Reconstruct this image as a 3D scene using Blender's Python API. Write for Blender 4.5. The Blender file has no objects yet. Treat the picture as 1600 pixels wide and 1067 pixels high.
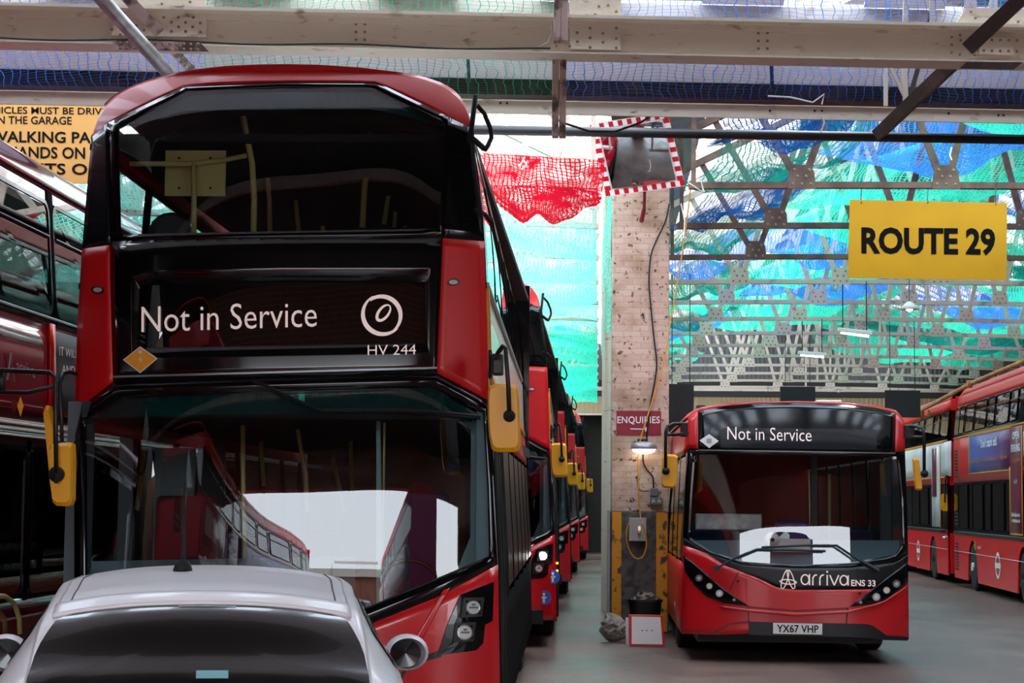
import bpy, math, random
from mathutils import Vector, Matrix
random.seed(7)
scene = bpy.context.scene
COL = scene.collection

# ---------------------------------------------------------------- camera
FPX, VPX, VPY, ROLL, CAMZ = 3000.0, 935.0, 785.0, 0.009, 1.7
_x, _y = VPX - 800.0, -(VPY - 533.5)
_a = math.cos(ROLL) * _x - math.sin(ROLL) * _y
_b = math.sin(ROLL) * _x + math.cos(ROLL) * _y
PHI = math.atan(-_b / FPX)
THE = math.atan(_a / FPX * math.cos(PHI))
_s, _c, _sp, _cp = math.sin(THE), math.cos(THE), math.sin(PHI), math.cos(PHI)
FW = Vector((-_s * _cp, _c * _cp, _sp))
R0 = Vector((_c, _s, 0))
U0 = Vector((_s * _sp, -_c * _sp, _cp))
RT = R0 * math.cos(ROLL) + U0 * math.sin(ROLL)
UP = U0 * math.cos(ROLL) - R0 * math.sin(ROLL)
CAM = Vector((0, 0, CAMZ))
cd = bpy.data.cameras.new('camera')
cam = bpy.data.objects.new('camera', cd)
COL.objects.link(cam)
cd.sensor_width = 36.0
cd.lens = FPX / 1600.0 * 36.0
cd.clip_end = 500
cam.matrix_world = Matrix(((RT.x, UP.x, -FW.x, CAM.x), (RT.y, UP.y, -FW.y, CAM.y), (RT.z, UP.z, -FW.z, CAM.z), (0, 0, 0, 1)))
scene.camera = cam

# ---------------------------------------------------------------- light
scene.view_settings.view_transform = 'Standard'
scene.view_settings.look = 'None'
scene.view_settings.gamma = 1
scene.view_settings.exposure = 1.5
scene.cycles.use_adaptive_sampling = False
scene.cycles.transparent_max_bounces = 16
w = bpy.data.worlds.new('sky'); scene.world = w; w.use_nodes = True
_nt = w.node_tree; _bg = _nt.nodes['Background']
_tc = _nt.nodes.new('ShaderNodeTexCoord'); _sep = _nt.nodes.new('ShaderNodeSeparateXYZ')
_rp = _nt.nodes.new('ShaderNodeValToRGB')
_rp.color_ramp.elements[0].position = 0.0; _rp.color_ramp.elements[0].color = (0.86, 0.89, 0.93, 1)
_rp.color_ramp.elements[1].position = 0.6; _rp.color_ramp.elements[1].color = (0.74, 0.86, 1.0, 1)
_nt.links.new(_tc.outputs['Generated'], _sep.inputs[0]); _nt.links.new(_sep.outputs['Z'], _rp.inputs[0])
_nt.links.new(_rp.outputs[0], _bg.inputs['Color'])
_bg.inputs['Strength'].default_value = 3.4
sd = bpy.data.lights.new('sun', 'SUN'); sd.energy = 1.0; sd.angle = math.radians(12); sd.color = (1.0, 0.95, 0.88)
so = bpy.data.objects.new('sun', sd); COL.objects.link(so)
so.rotation_euler = Vector((-0.35, -0.30, -1.0)).to_track_quat('-Z', 'Y').to_euler()
# ---------------------------------------------------------------- projection helpers
def ray(px, py):
    return (RT * (px - 800.0) + UP * (533.5 - py) + FW * FPX).normalized()
def P(px, py, Y):                 # point seen at a pixel, on the plane y = Y
    d = ray(px, py); return CAM + d * (Y / d.y)
def PX(px, py, X):
    d = ray(px, py); return CAM + d * (X / d.x)
def G(px, py, z=0.0):
    d = ray(px, py); return CAM + d * ((z - CAMZ) / d.z)
def hit(px, py, F, off=0.0):
    d = ray(px, py); Y = F(None, None)
    for _ in range(14):
        p = CAM + d * (Y / d.y)
        Y = F(p.x, p.z) - off
    return CAM + d * (Y / d.y)
def lin(v):
    return v / 12.92 if v <= 0.04045 else ((v + 0.055) / 1.055) ** 2.4
def H(h):
    h = h.lstrip('#'); return tuple(lin(int(h[i:i + 2], 16) / 255) for i in (0, 2, 4))

# ---------------------------------------------------------------- materials
M = {}
def mat(name, col, rough=0.5, metal=0.0, coat=0.0, spec=None, noise=None, bump=None, emit=None):
    m = bpy.data.materials.new(name); m.use_nodes = True; nt = m.node_tree; b = nt.nodes['Principled BSDF']
    c = H(col) if isinstance(col, str) else col
    b.inputs['Base Color'].default_value = (*c, 1); b.inputs['Roughness'].default_value = rough
    b.inputs['Metallic'].default_value = metal; b.inputs['Coat Weight'].default_value = coat
    b.inputs['Coat Roughness'].default_value = 0.03
    if spec is not None: b.inputs['Specular IOR Level'].default_value = spec
    tc = None
    def coords():
        t = nt.nodes.new('ShaderNodeTexCoord'); return t.outputs['Object']
    if noise:                     # (colour2, scale, low, high[, stretch])
        c2, sc, lo, hi = noise[:4]; c2 = H(c2) if isinstance(c2, str) else c2
        n = nt.nodes.new('ShaderNodeTexNoise'); n.inputs['Scale'].default_value = sc; n.inputs['Detail'].default_value = 6
        mp = nt.nodes.new('ShaderNodeMapping'); nt.links.new(coords(), mp.inputs[0])
        if len(noise) > 4: mp.inputs['Scale'].default_value = noise[4]
        nt.links.new(mp.outputs[0], n.inputs['Vector'])
        r = nt.nodes.new('ShaderNodeValToRGB'); r.color_ramp.elements[0].position = lo; r.color_ramp.elements[1].position = hi
        r.color_ramp.elements[0].color = (*c, 1); r.color_ramp.elements[1].color = (*c2, 1)
        nt.links.new(n.outputs['Fac'], r.inputs[0]); nt.links.new(r.outputs[0], b.inputs['Base Color'])
    if bump:
        n = nt.nodes.new('ShaderNodeTexNoise'); n.inputs['Scale'].default_value = bump[0]; n.inputs['Detail'].default_value = 5
        nt.links.new(coords(), n.inputs['Vector'])
        bp = nt.nodes.new('ShaderNodeBump'); bp.inputs['Strength'].default_value = bump[1]; bp.inputs['Distance'].default_value = 0.02
        nt.links.new(n.outputs['Fac'], bp.inputs['Height']); nt.links.new(bp.outputs[0], b.inputs['Normal'])
    if emit:
        b.inputs['Emission Color'].default_value = (*H(emit[0]), 1); b.inputs['Emission Strength'].default_value = emit[1]
    M[name] = m; return m
def glass(name, tint, refl=0.04, rough=0.0, body=None):
    m = bpy.data.materials.new(name); m.use_nodes = True; nt = m.node_tree; nt.nodes.clear()
    out = nt.nodes.new('ShaderNodeOutputMaterial'); mx = nt.nodes.new('ShaderNodeMixShader')
    tr = nt.nodes.new('ShaderNodeBsdfTransparent'); tr.inputs[0].default_value = (*tint, 1)
    gl = nt.nodes.new('ShaderNodeBsdfGlossy'); gl.inputs['Roughness'].default_value = rough; gl.inputs[0].default_value = (1, 1, 1, 1)
    fr = nt.nodes.new('ShaderNodeFresnel'); ge = nt.nodes.new('ShaderNodeNewGeometry'); mr = nt.nodes.new('ShaderNodeMapRange'); ior = 1.62 + refl   # a thin pane: same reflectance from both sides
    mr.inputs[3].default_value = ior; mr.inputs[4].default_value = 1 / ior
    nt.links.new(ge.outputs['Backfacing'], mr.inputs[0]); nt.links.new(mr.outputs[0], fr.inputs['IOR'])
    nt.links.new(fr.outputs[0], mx.inputs[0])
    src = tr.outputs[0]
    if body:
        m2 = nt.nodes.new('ShaderNodeMixShader'); m2.inputs[0].default_value = body[1]
        df = nt.nodes.new('ShaderNodeBsdfDiffuse'); df.inputs[0].default_value = (*H(body[0]), 1)
        nt.links.new(tr.outputs[0], m2.inputs[1]); nt.links.new(df.outputs[0], m2.inputs[2]); src = m2.outputs[0]
    nt.links.new(src, mx.inputs[1]); nt.links.new(gl.outputs[0], mx.inputs[2]); nt.links.new(mx.outputs[0], out.inputs[0])
    M[name] = m; return m
mat('red', '#d0060e', 0.40, 0, 0.2)
mat('red_plain', '#d21a22', 0.3, 0, 0.5, noise=('#bb1019', 1.5, .35, .7))
mat('red_side', '#e00c14', 0.38, 0, .12)
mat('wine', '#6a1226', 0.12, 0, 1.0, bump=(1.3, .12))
mat('black_gloss', '#0a0b0d', 0.10, 0, 0)
mat('black', '#101113', 0.45)
mat('rubber', '#141414', 0.8)
mat('navy', '#0e1118', 0.25, 0, .4)
mat('grey_metal', '#8a8f92', 0.35, 0.6)
mat('dark_metal', '#2a2826', 0.5, 0.3)
mat('chrome', '#d8d8d8', 0.12, 1.0)
mat('mirror_glass', '#c8d0d4', 0.04, 1.0)
mat('yellow', '#f2a800', 0.4, 0, .2)
mat('orange', '#ffab2c', 0.5)
mat('roof_white', '#b9b4b0', .6, noise=('#8d8883', 2, .4, .7))
mat('white', '#e8e4e0', 0.45)
mat('letter', '#f0dcd6', 0.5, emit=('#f0dcd6', .12))
mat('pure_white', '#f5f5f5', 0.5)
mat('car_white', '#e6dfe0', 0.4, 0, .25, noise=('#cfc3ba', 3.0, .60, .85))
mat('ink', '#050505', 0.8, spec=.1)
mat('sign_yellow', '#b4860e', 0.55, spec=.2, noise=('#a67a10', 2.0, .3, .8))
mat('sign_amber', '#a67840', 0.6, spec=.2, noise=('#986c38', 1.6, .3, .8))
mat('cream_steel', '#d8ccba', 0.62, noise=('#8d6a50', 5.0, .62, .76, (1, 1, 2.5)), bump=(30, .25))
mat('cream_clean', '#c9bdae', 0.62, noise=('#a08672', 6.0, .55, .75))
mat('truss_steel', '#bfb0a2', 0.6, noise=('#6e4f3e', 3.0, .56, .76))
mat('truss_brown_shade', '#6e5648', 0.65, noise=('#3f2c22', 4.0, .42, .7))  # rusty brown, with the backlit shade of the nearest trusses painted in
mat('dark_steel', '#33251f', 0.7, noise=('#5a4436', 4.0, .5, .8))
mat('pink_steel', '#b59a92', 0.6, noise=('#4e382f', 7.0, .48, .62))
mat('rivet', '#8d7a66', 0.5)
mat('rust', '#b0662c', 0.7, noise=('#c8946a', 3.0, .4, .7))
mat('pipe_black', '#2c2c2e', 0.45)
mat('galv', '#9a9a9c', 0.4, .5, noise=('#c0bebd', 12, .4, .7))
mat('wall_dark', '#2a2622', 0.9)
mat('sheet_grey', '#a8a4ac', 0.7, noise=('#8f8a92', 1.0, .4, .7))
mat('sheet_dark', '#4a4a4c', 0.8, noise=('#353536', 1.0, .4, .7))
mat('interior', '#2a2c2e', 0.8)
mat('interior_grey', '#5c666a', 0.7)
mat('teal_grey', '#86a6ac', 0.5)
mat('seat_blue', '#23355e', 0.9)
mat('seat_red', '#4d1620', 0.8)
mat('pole_yellow', '#c9bd72', 0.5)
mat('brass', '#c89a3a', 0.3, .8)
mat('blue', '#1f55b0', 0.4)
mat('ad_white', '#ded9d6', 0.35, noise=('#cbbfc4', 1.2, .4, .7))
mat('ad_cream', '#e9dccb', 0.25, 0, .4)
mat('ad_orange', '#d0801c', 0.4)
mat('ad_burg', '#7c1f3c', 0.35)
mat('bin_black', '#0c0c0d', 0.35)
mat('bag', '#908a80', 0.45, bump=(18, .8))
mat('rubbish', '#8f8778', 0.8, noise=('#2f2a24', 14, .45, .55), bump=(25, 1))
mat('box_grey', '#a6a19a', 0.6)
mat('socket', '#5d6663', 0.5)
mat('enq_red', '#8e1c2c', 0.6, noise=('#7b1524', 6, .4, .7))
mat('cord_yellow', '#d99b2a', 0.5)
mat('rope_white', '#d8d4cc', 0.8)
mat('lamp_on', '#ffffff', 0.4, emit=('#fffaf0', 2.2))
mat('lamp_soft', '#ffffff', 0.4, emit=('#fff6e6', 1.6))
mat('headlamp_on', '#ffffff', 0.3, emit=('#ffffff', 14.0))
mat('indicator', '#ff8a1a', 0.3, emit=('#ff7a10', 4.0))
mat('lens', '#e8e8e4', 0.15, 0.3, 1)
mat('dash', '#6f8088', 0.6)
mat('brick_far', '#8a5844', .85, noise=('#6f4536', .8, .4, .6))
mat('stucco', '#c9bcae', 0.8)
glass('windscreen', (.72, .76, .76), .12)
glass('bus_glass', (.15, .18, .19), .12)
glass('bus_glass_clear', (.7, .78, .8), .1)
glass('dark_glass', (.10, .12, .13), .12)
glass('tint_teal', (.10, .34, .34), .1, body=('#0b6a68', .30))
glass('skylight', (.96, .97, .98), -.3, 0.3, body=('#f4f4f0', .12))
glass('dest_glass', (.30, .29, .29), .10)
glass('car_glass', (.09, .09, .09), .05, .02, body=('#8a8078', .05))

def corrugated(name, c1, pitch=0.15, axis='X', rough=.7):
    m = bpy.data.materials.new(name); m.use_nodes = True; nt = m.node_tree; b = nt.nodes['Principled BSDF']
    b.inputs['Base Color'].default_value = (*H(c1), 1); b.inputs['Roughness'].default_value = rough
    t = nt.nodes.new('ShaderNodeTexCoord'); wv = nt.nodes.new('ShaderNodeTexWave'); wv.bands_direction = axis
    wv.inputs['Scale'].default_value = 0.314 / pitch
    nt.links.new(t.outputs['Object'], wv.inputs['Vector'])
    bp = nt.nodes.new('ShaderNodeBump'); bp.inputs['Distance'].default_value = .03; bp.inputs['Strength'].default_value = .7
    nt.links.new(wv.outputs['Fac'], bp.inputs['Height']); nt.links.new(bp.outputs[0], b.inputs['Normal'])
    M[name] = m
corrugated('corr_grey', '#c6c1c2')
def make_translucent(name, c, k):
    nt = M[name].node_tree; b = nt.nodes['Principled BSDF']; out = nt.nodes['Material Output']
    t = nt.nodes.new('ShaderNodeBsdfTranslucent'); t.inputs[0].default_value = (*H(c), 1); mx = nt.nodes.new('ShaderNodeMixShader'); mx.inputs[0].default_value = k
    nt.links.new(b.outputs[0], mx.inputs[1]); nt.links.new(t.outputs[0], mx.inputs[2]); nt.links.new(mx.outputs[0], out.inputs[0])
make_translucent('corr_grey', '#bdb7b8', .40)
corrugated('corr_dark', '#4c4a4a'); corrugated('corr_tan', '#a08a68')
corrugated('corr_greyY', '#8f8d94', .15, 'Y')

def net_mat(name, col, cell=0.075, lw=0.12, bunch=(.52, .62), bscale=1.2, stretch=(1, 1, 1), mingrid=1.0, slope=0):
    """netting: open mesh of cords, drawn from UV metres, with bunched-up folds where it is nearly closed"""
    m = bpy.data.materials.new(name); m.use_nodes = True; nt = m.node_tree; nt.nodes.clear(); N = nt.nodes.new; L = nt.links.new
    out = N('ShaderNodeOutputMaterial'); uv = N('ShaderNodeUVMap'); sep = N('ShaderNodeSeparateXYZ')
    nz = N('ShaderNodeTexNoise'); nz.inputs['Scale'].default_value = 1.6; nz.inputs['Detail'].default_value = 2
    L(uv.outputs[0], nz.inputs['Vector'])
    va = N('ShaderNodeVectorMath'); va.operation = 'SCALE'; va.inputs['Scale'].default_value = .22; L(nz.outputs['Color'], va.inputs[0])
    vb = N('ShaderNodeVectorMath'); vb.operation = 'ADD'; L(uv.outputs[0], vb.inputs[0]); L(va.outputs[0], vb.inputs[1]); L(vb.outputs[0], sep.inputs[0])
    def mth(op, a, b=None, c=None):
        n = N('ShaderNodeMath'); n.operation = op
        for i, v in enumerate((a, b, c)):
            if v is None: continue
            if isinstance(v, (int, float)): n.inputs[i].default_value = v
            else: L(v, n.inputs[i])
        return n.outputs[0]
    def line(s):
        f = mth('FRACT', mth('DIVIDE', s, cell)); return mth('LESS_THAN', f, lw)
    grid = mth('MAXIMUM', line(sep.outputs[0]), line(sep.outputs[1]))
    if mingrid < 1: grid = mth('MULTIPLY', grid, mingrid)
    mp = N('ShaderNodeMapping'); mp.inputs['Scale'].default_value = stretch; L(uv.outputs[0], mp.inputs[0])
    n2 = N('ShaderNodeTexNoise'); n2.inputs['Scale'].default_value = bscale; n2.inputs['Detail'].default_value = 5; n2.inputs['Roughness'].default_value = .65
    L(mp.outputs[0], n2.inputs['Vector'])
    mr = N('ShaderNodeMapRange'); mr.inputs[1].default_value = bunch[0]; mr.inputs[2].default_value = bunch[1]; L(n2.outputs['Fac'], mr.inputs[0])
    fac = mth('MAXIMUM', grid, mr.outputs[0])
    c = H(col)
    df = N('ShaderNodeBsdfDiffuse'); df.inputs[0].default_value = (*c, 1)
    tl = N('ShaderNodeBsdfTranslucent'); tl.inputs[0].default_value = (*c, 1)
    ms = N('ShaderNodeMixShader'); ms.inputs[0].default_value = .6; L(df.outputs[0], ms.inputs[1]); L(tl.outputs[0], ms.inputs[2])
    tr = N('ShaderNodeBsdfTransparent'); mx = N('ShaderNodeMixShader'); L(fac, mx.inputs[0]); L(tr.outputs[0], mx.inputs[1]); L(ms.outputs[0], mx.inputs[2])
    L(mx.outputs[0], out.inputs[0]); M[name] = m
net_mat('net_blue_open', '#2c6cc8', .075, .085, (.75, .85))
net_mat('net_green_open', '#12906f', .075, .085, (.75, .85))
net_mat('net_green', '#38c8a4', .06, .24, (.46, .66), 1.3, (1, .35, 1))
net_mat('net_mint', '#7fe6cc', .06, .20, (.42, .80), 1.1, (1, .6, 1))
net_mat('net_blue', '#3878c8', .06, .24, (.46, .64), 1.3, (1, .35, 1))
net_mat('net_teal_dark', '#116a5c', .06, .22, (.42, .60), 1.1, (1, .35, 1))
net_mat('net_blue_dark', '#143c6c', .06, .22, (.42, .60), 1.3, (1, .3, 1))
net_mat('net_red', '#a80f22', .05, .28, (.42, .58), 2.2, (1, 1, 1))

def floor_mat():
    m = mat('floor', '#5d5655', 0.5); nt = m.node_tree; b = nt.nodes['Principled BSDF']; N = nt.nodes.new; L = nt.links.new
    t = N('ShaderNodeTexCoord')
    n = N('ShaderNodeTexNoise'); n.inputs['Scale'].default_value = .55; n.inputs['Detail'].default_value = 9; n.inputs['Roughness'].default_value = .65
    mp = N('ShaderNodeMapping'); mp.inputs['Scale'].default_value = (1, .5, 1); L(t.outputs['Object'], mp.inputs[0]); L(mp.outputs[0], n.inputs['Vector'])
    r = N('ShaderNodeValToRGB'); e = r.color_ramp.elements
    e[0].position = .34; e[0].color = (*H('#40312d'), 1); e[1].position = .68; e[1].color = (*H('#765f56'), 1)
    L(n.outputs['Fac'], r.inputs[0]); L(r.outputs[0], b.inputs['Base Color'])
    r2 = N('ShaderNodeMapRange'); r2.inputs[1].default_value = .3; r2.inputs[2].default_value = .7; r2.inputs[3].default_value = .3; r2.inputs[4].default_value = .62
    L(n.outputs['Fac'], r2.inputs[0]); L(r2.outputs[0], b.inputs['Roughness'])
    n3 = N('ShaderNodeTexNoise'); n3.inputs['Scale'].default_value = 40; L(t.outputs['Object'], n3.inputs['Vector'])
    bp = N('ShaderNodeBump'); bp.inputs['Strength'].default_value = .15; L(n3.outputs['Fac'], bp.inputs['Height']); L(bp.outputs[0], b.inputs['Normal'])
floor_mat()
def pillar_mat():
    m = mat('pillar_paint', '#c2a898', 0.75); nt = m.node_tree; b = nt.nodes['Principled BSDF']; N = nt.nodes.new; L = nt.links.new
    t = N('ShaderNodeTexCoord')
    mp = N('ShaderNodeMapping'); mp.inputs['Rotation'].default_value = (math.radians(90), 0, 0); L(t.outputs['Object'], mp.inputs[0])
    bk = N('ShaderNodeTexBrick'); bk.inputs['Scale'].default_value = 1; bk.inputs['Brick Width'].default_value = .225; bk.inputs['Row Height'].default_value = .078
    bk.inputs['Mortar Size'].default_value = .006
    L(mp.outputs[0], bk.inputs['Vector'])
    for k, c in (('Color1', '#cdb3a2'), ('Color2', '#c0a28f'), ('Mortar', '#b89d8a')): bk.inputs[k].default_value = (*H(c), 1)
    n = N('ShaderNodeTexNoise'); n.inputs['Scale'].default_value = 13; n.inputs['Detail'].default_value = 8; n.inputs['Roughness'].default_value = .7; L(t.outputs['Object'], n.inputs['Vector'])
    r = N('ShaderNodeValToRGB'); e = r.color_ramp.elements; e[0].position = .375; e[0].color = (0, 0, 0, 1); e[1].position = .425; e[1].color = (1, 1, 1, 1)
    L(n.outputs['Fac'], r.inputs[0])
    mx = N('ShaderNodeMix'); mx.data_type = 'RGBA'; L(r.outputs[0], mx.inputs[0]); mx.inputs[6].default_value = (*H('#3f2e26'), 1); L(bk.outputs['Color'], mx.inputs[7])
    n2 = N('ShaderNodeTexNoise'); n2.inputs['Scale'].default_value = 2.2; n2.inputs['Detail'].default_value = 6; L(t.outputs['Object'], n2.inputs['Vector'])
    r2 = N('ShaderNodeValToRGB'); e = r2.color_ramp.elements; e[0].position = .45; e[0].color = (1, 1, 1, 1); e[1].position = .75; e[1].color = (*H('#b39b6a'), 1); L(n2.outputs['Fac'], r2.inputs[0])
    m2 = N('ShaderNodeMix'); m2.data_type = 'RGBA'; m2.blend_type = 'MULTIPLY'; m2.inputs[0].default_value = .85; L(mx.outputs[2], m2.inputs[6]); L(r2.outputs[0], m2.inputs[7])
    L(m2.outputs[2], b.inputs['Base Color'])
    bp = N('ShaderNodeBump'); bp.inputs['Strength'].default_value = .5; bp.inputs['Distance'].default_value = .01; L(bk.outputs['Fac'], bp.inputs['Height']); bp.invert = True
    L(bp.outputs[0], b.inputs['Normal'])
pillar_mat()
mat('pillar_base', '#5e5754', 0.7, noise=('#3c3532', 8, .45, .6))
mat('pillar_yellow', '#d98e14', 0.7, noise=('#4b3a2c', 9, .56, .64))
def brick_mat():
    m = mat('brick', '#7a4a3a', 0.85); nt = m.node_tree; b = nt.nodes['Principled BSDF']; N = nt.nodes.new; L = nt.links.new
    t = N('ShaderNodeTexCoord'); mp = N('ShaderNodeMapping'); mp.inputs['Rotation'].default_value = (math.radians(90), 0, 0); L(t.outputs['Object'], mp.inputs[0])
    bk = N('ShaderNodeTexBrick'); bk.inputs['Brick Width'].default_value = .225; bk.inputs['Row Height'].default_value = .075; bk.inputs['Mortar Size'].default_value = .008; bk.inputs['Scale'].default_value = 1
    for k, c in (('Color1', '#7f4d3b'), ('Color2', '#935d46'), ('Mortar', '#a09080')): bk.inputs[k].default_value = (*H(c), 1)
    L(mp.outputs[0], bk.inputs['Vector']); L(bk.outputs['Color'], b.inputs['Base Color'])
brick_mat()
# ---------------------------------------------------------------- object helpers
def tag(o, label=None, cat=None, group=None, kind=None):
    if label: o['label'] = label
    if cat: o['category'] = cat
    if group: o['group'] = group
    if kind: o['kind'] = kind
    return o
def thing(name, label, cat, loc=(0, 0, 0), rz=0.0, group=None):
    o = bpy.data.objects.new(name, None); COL.objects.link(o); o.location = loc; o.rotation_euler = (0, 0, rz)
    o.empty_display_size = .2
    return tag(o, label, cat, group)
def copy_tree(o, parent=None):
    c = o.copy(); COL.objects.link(c)
    if parent is not None: c.parent = parent
    for ch in list(o.children): copy_tree(ch, c)
    return c
_world = {}
class MB:
    def __init__(s): s.v = []; s.f = []; s.uv = []; s.org = None
    def add(s, vs, fs):
        n = len(s.v); s.v += [Vector(p) for p in vs]; s.f += [tuple(i + n for i in f) for f in fs]; return s
    def box(s, x0, x1, y0, y1, z0, z1):
        return s.add([(x0, y0, z0), (x1, y0, z0), (x1, y1, z0), (x0, y1, z0), (x0, y0, z1), (x1, y0, z1), (x1, y1, z1), (x0, y1, z1)],
                     [(0, 3, 2, 1), (4, 5, 6, 7), (0, 1, 5, 4), (1, 2, 6, 5), (2, 3, 7, 6), (3, 0, 4, 7)])
    def bar(s, a, b, w, h=None, up=(0, 0, 1)):
        """rectangular bar from a to b, w across, h along up"""
        a, b = Vector(a), Vector(b); h = h or w; d = (b - a).normalized(); u = Vector(up)
        r = d.cross(u)
        if r.length < 1e-4: r = d.cross(Vector((0, 1, 0)))
        r.normalize(); u = r.cross(d).normalized(); r *= w / 2; u *= h / 2
        return s.add([a - r - u, a + r - u, a + r + u, a - r + u, b - r - u, b + r - u, b + r + u, b - r + u],
                     [(0, 1, 2, 3), (7, 6, 5, 4), (4, 5, 1, 0), (5, 6, 2, 1), (6, 7, 3, 2), (7, 4, 0, 3)])
    def tube(s, pts, r, n=8, caps=True):
        pts = [Vector(p) for p in pts]; vs = []; fs = []; pr = None
        for i, p in enumerate(pts):
            t = (pts[min(i + 1, len(pts) - 1)] - pts[max(i - 1, 0)]).normalized()
            if pr is None:
                pr = t.cross(Vector((0, 0, 1)));
                if pr.length < 1e-3: pr = t.cross(Vector((0, 1, 0)))
                pr.normalize()
            else:
                pr = (pr - t * pr.dot(t)).normalized()
            q = t.cross(pr); rr = r[i] if isinstance(r, (list, tuple)) else r
            for k in range(n):
                a = 2 * math.pi * k / n; vs.append(p + (pr * math.cos(a) + q * math.sin(a)) * rr)
        for i in range(len(pts) - 1):
            for k in range(n): fs.append((i * n + k, i * n + (k + 1) % n, (i + 1) * n + (k + 1) % n, (i + 1) * n + k))
        if caps: fs.append(tuple(reversed(range(n)))); fs.append(tuple((len(pts) - 1) * n + k for k in range(n)))
        return s.add(vs, fs)
    def lathe(s, prof, c=(0, 0, 0), axis='z', n=24, sweep=2 * math.pi):
        """prof: (radius, height) pairs about an axis through c"""
        c = Vector(c); vs = []; fs = []
        for (r, h) in prof:
            for k in range(n):
                a = sweep * k / n
                if axis == 'z': p = Vector((r * math.cos(a), r * math.sin(a), h))
                elif axis == 'x': p = Vector((h, r * math.cos(a), r * math.sin(a)))
                else: p = Vector((r * math.cos(a), h, r * math.sin(a)))
                vs.append(c + p)
        for i in range(len(prof) - 1):
            for k in range(n): fs.append((i * n + k, i * n + (k + 1) % n, (i + 1) * n + (k + 1) % n, (i + 1) * n + k))
        fs.append(tuple(range(n))); fs.append(tuple((len(prof) - 1) * n + k for k in range(n)))
        return s.add(vs, fs)
    def grid(s, fn, nu, nv, uvs=False):
        vs = [fn(i / nu, j / nv) for j in range(nv + 1) for i in range(nu + 1)]; W = nu + 1
        return s.add(vs, [(j * W + i, j * W + i + 1, (j + 1) * W + i + 1, (j + 1) * W + i) for j in range(nv) for i in range(nu)])
    def build(s, name, m, parent=None, smooth=False, bevel=0, solid=0, sol_off=-1, sub=0):
        off = Vector(parent.matrix_world_loc) if False else None
        me = bpy.data.meshes.new(name)
        v = s.v
        if parent is not None and s.org is not None: v = [p - s.org for p in v]
        me.from_pydata([tuple(p) for p in v], [], s.f); me.update()
        ms = m if isinstance(m, (list, tuple)) else [m]
        for k in ms: me.materials.append(M[k] if isinstance(k, str) else k)
        if smooth: me.polygons.foreach_set('use_smooth', [True] * len(me.polygons))
        o = bpy.data.objects.new(name, me); COL.objects.link(o)
        if parent is not None: o.parent = parent
        if solid:
            md = o.modifiers.new('solid', 'SOLIDIFY'); md.thickness = solid; md.offset = sol_off
        if bevel:
            md = o.modifiers.new('bevel', 'BEVEL'); md.width = bevel; md.segments = 2; md.limit_method = 'ANGLE'
        if sub:
            md = o.modifiers.new('sub', 'SUBSURF'); md.levels = sub; md.render_levels = sub
        return o
def LW(root):
    """a mesh builder that takes world points and stores them relative to root (root unrotated)"""
    b = MB(); b.org = Vector(root.location); return b
def solo(b, name, m, label, cat, group=None, kind=None, **k):
    """a one-mesh thing with its origin at its lowest middle point"""
    xs = [p.x for p in b.v]; ys = [p.y for p in b.v]; zs = [p.z for p in b.v]
    c = Vector(((min(xs) + max(xs)) / 2, (min(ys) + max(ys)) / 2, min(zs)))
    b.v = [p - c for p in b.v]; b.org = None
    o = b.build(name, m, None, **k); o.location = c
    return tag(o, label, cat, group, kind)
def wline(a, b, n):
    return [Vector(a).lerp(Vector(b), i / n) for i in range(n + 1)]
def resamp(pl, n):
    """n+1 points along a polyline by arc length"""
    pl = [Vector((p[0], p[1])) for p in pl]; d = [0]
    for i in range(1, len(pl)): d.append(d[-1] + (pl[i] - pl[i - 1]).length)
    out = []
    for k in range(n + 1):
        t = d[-1] * k / n; i = 1
        while i < len(d) - 1 and d[i] < t: i += 1
        s = (t - d[i - 1]) / max(1e-9, d[i] - d[i - 1]); out.append(pl[i - 1].lerp(pl[i], s))
    return out
def strip(b, A, B, F, nu=16, nv=4, off=0.0):
    """sheet between two pixel polylines laid on surface F, facing the camera"""
    A, B = resamp(A, nu), resamp(B, nu)
    def fn(u, v):
        i = round(u * nu); q = A[i].lerp(B[i], v); return hit(q.x, q.y, F, off)
    n0 = len(b.f); b.grid(fn, nu, nv)
    f = b.f[n0 + (len(b.f) - n0) // 2]; nrm = (b.v[f[1]] - b.v[f[0]]).cross(b.v[f[2]] - b.v[f[1]])
    if nrm.y > 0: b.f[n0:] = [tuple(reversed(x)) for x in b.f[n0:]]
    return b
def ring(b, O, I, F, n=6, off=0.0, nv=1):
    """closed frame between two pixel loops with matching corners"""
    K = len(O); o2 = []; i2 = []
    for k in range(K):
        for t in range(n):
            s = t / n
            o2.append(Vector(O[k]).lerp(Vector(O[(k + 1) % K]), s)); i2.append(Vector(I[k]).lerp(Vector(I[(k + 1) % K]), s))
    T = len(o2); vs = []
    for j in range(nv + 1):
        for q, r in zip(o2, i2):
            p = q.lerp(r, j / nv); vs.append(hit(p.x, p.y, F, off))
    fs = [(j * T + k, j * T + (k + 1) % T, (j + 1) * T + (k + 1) % T, (j + 1) * T + k) for j in range(nv) for k in range(T)]
    nrm = (vs[fs[0][1]] - vs[fs[0][0]]).cross(vs[fs[0][2]] - vs[fs[0][1]])
    if nrm.y > 0: fs = [tuple(reversed(x)) for x in fs]
    return b.add(vs, fs)
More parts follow.
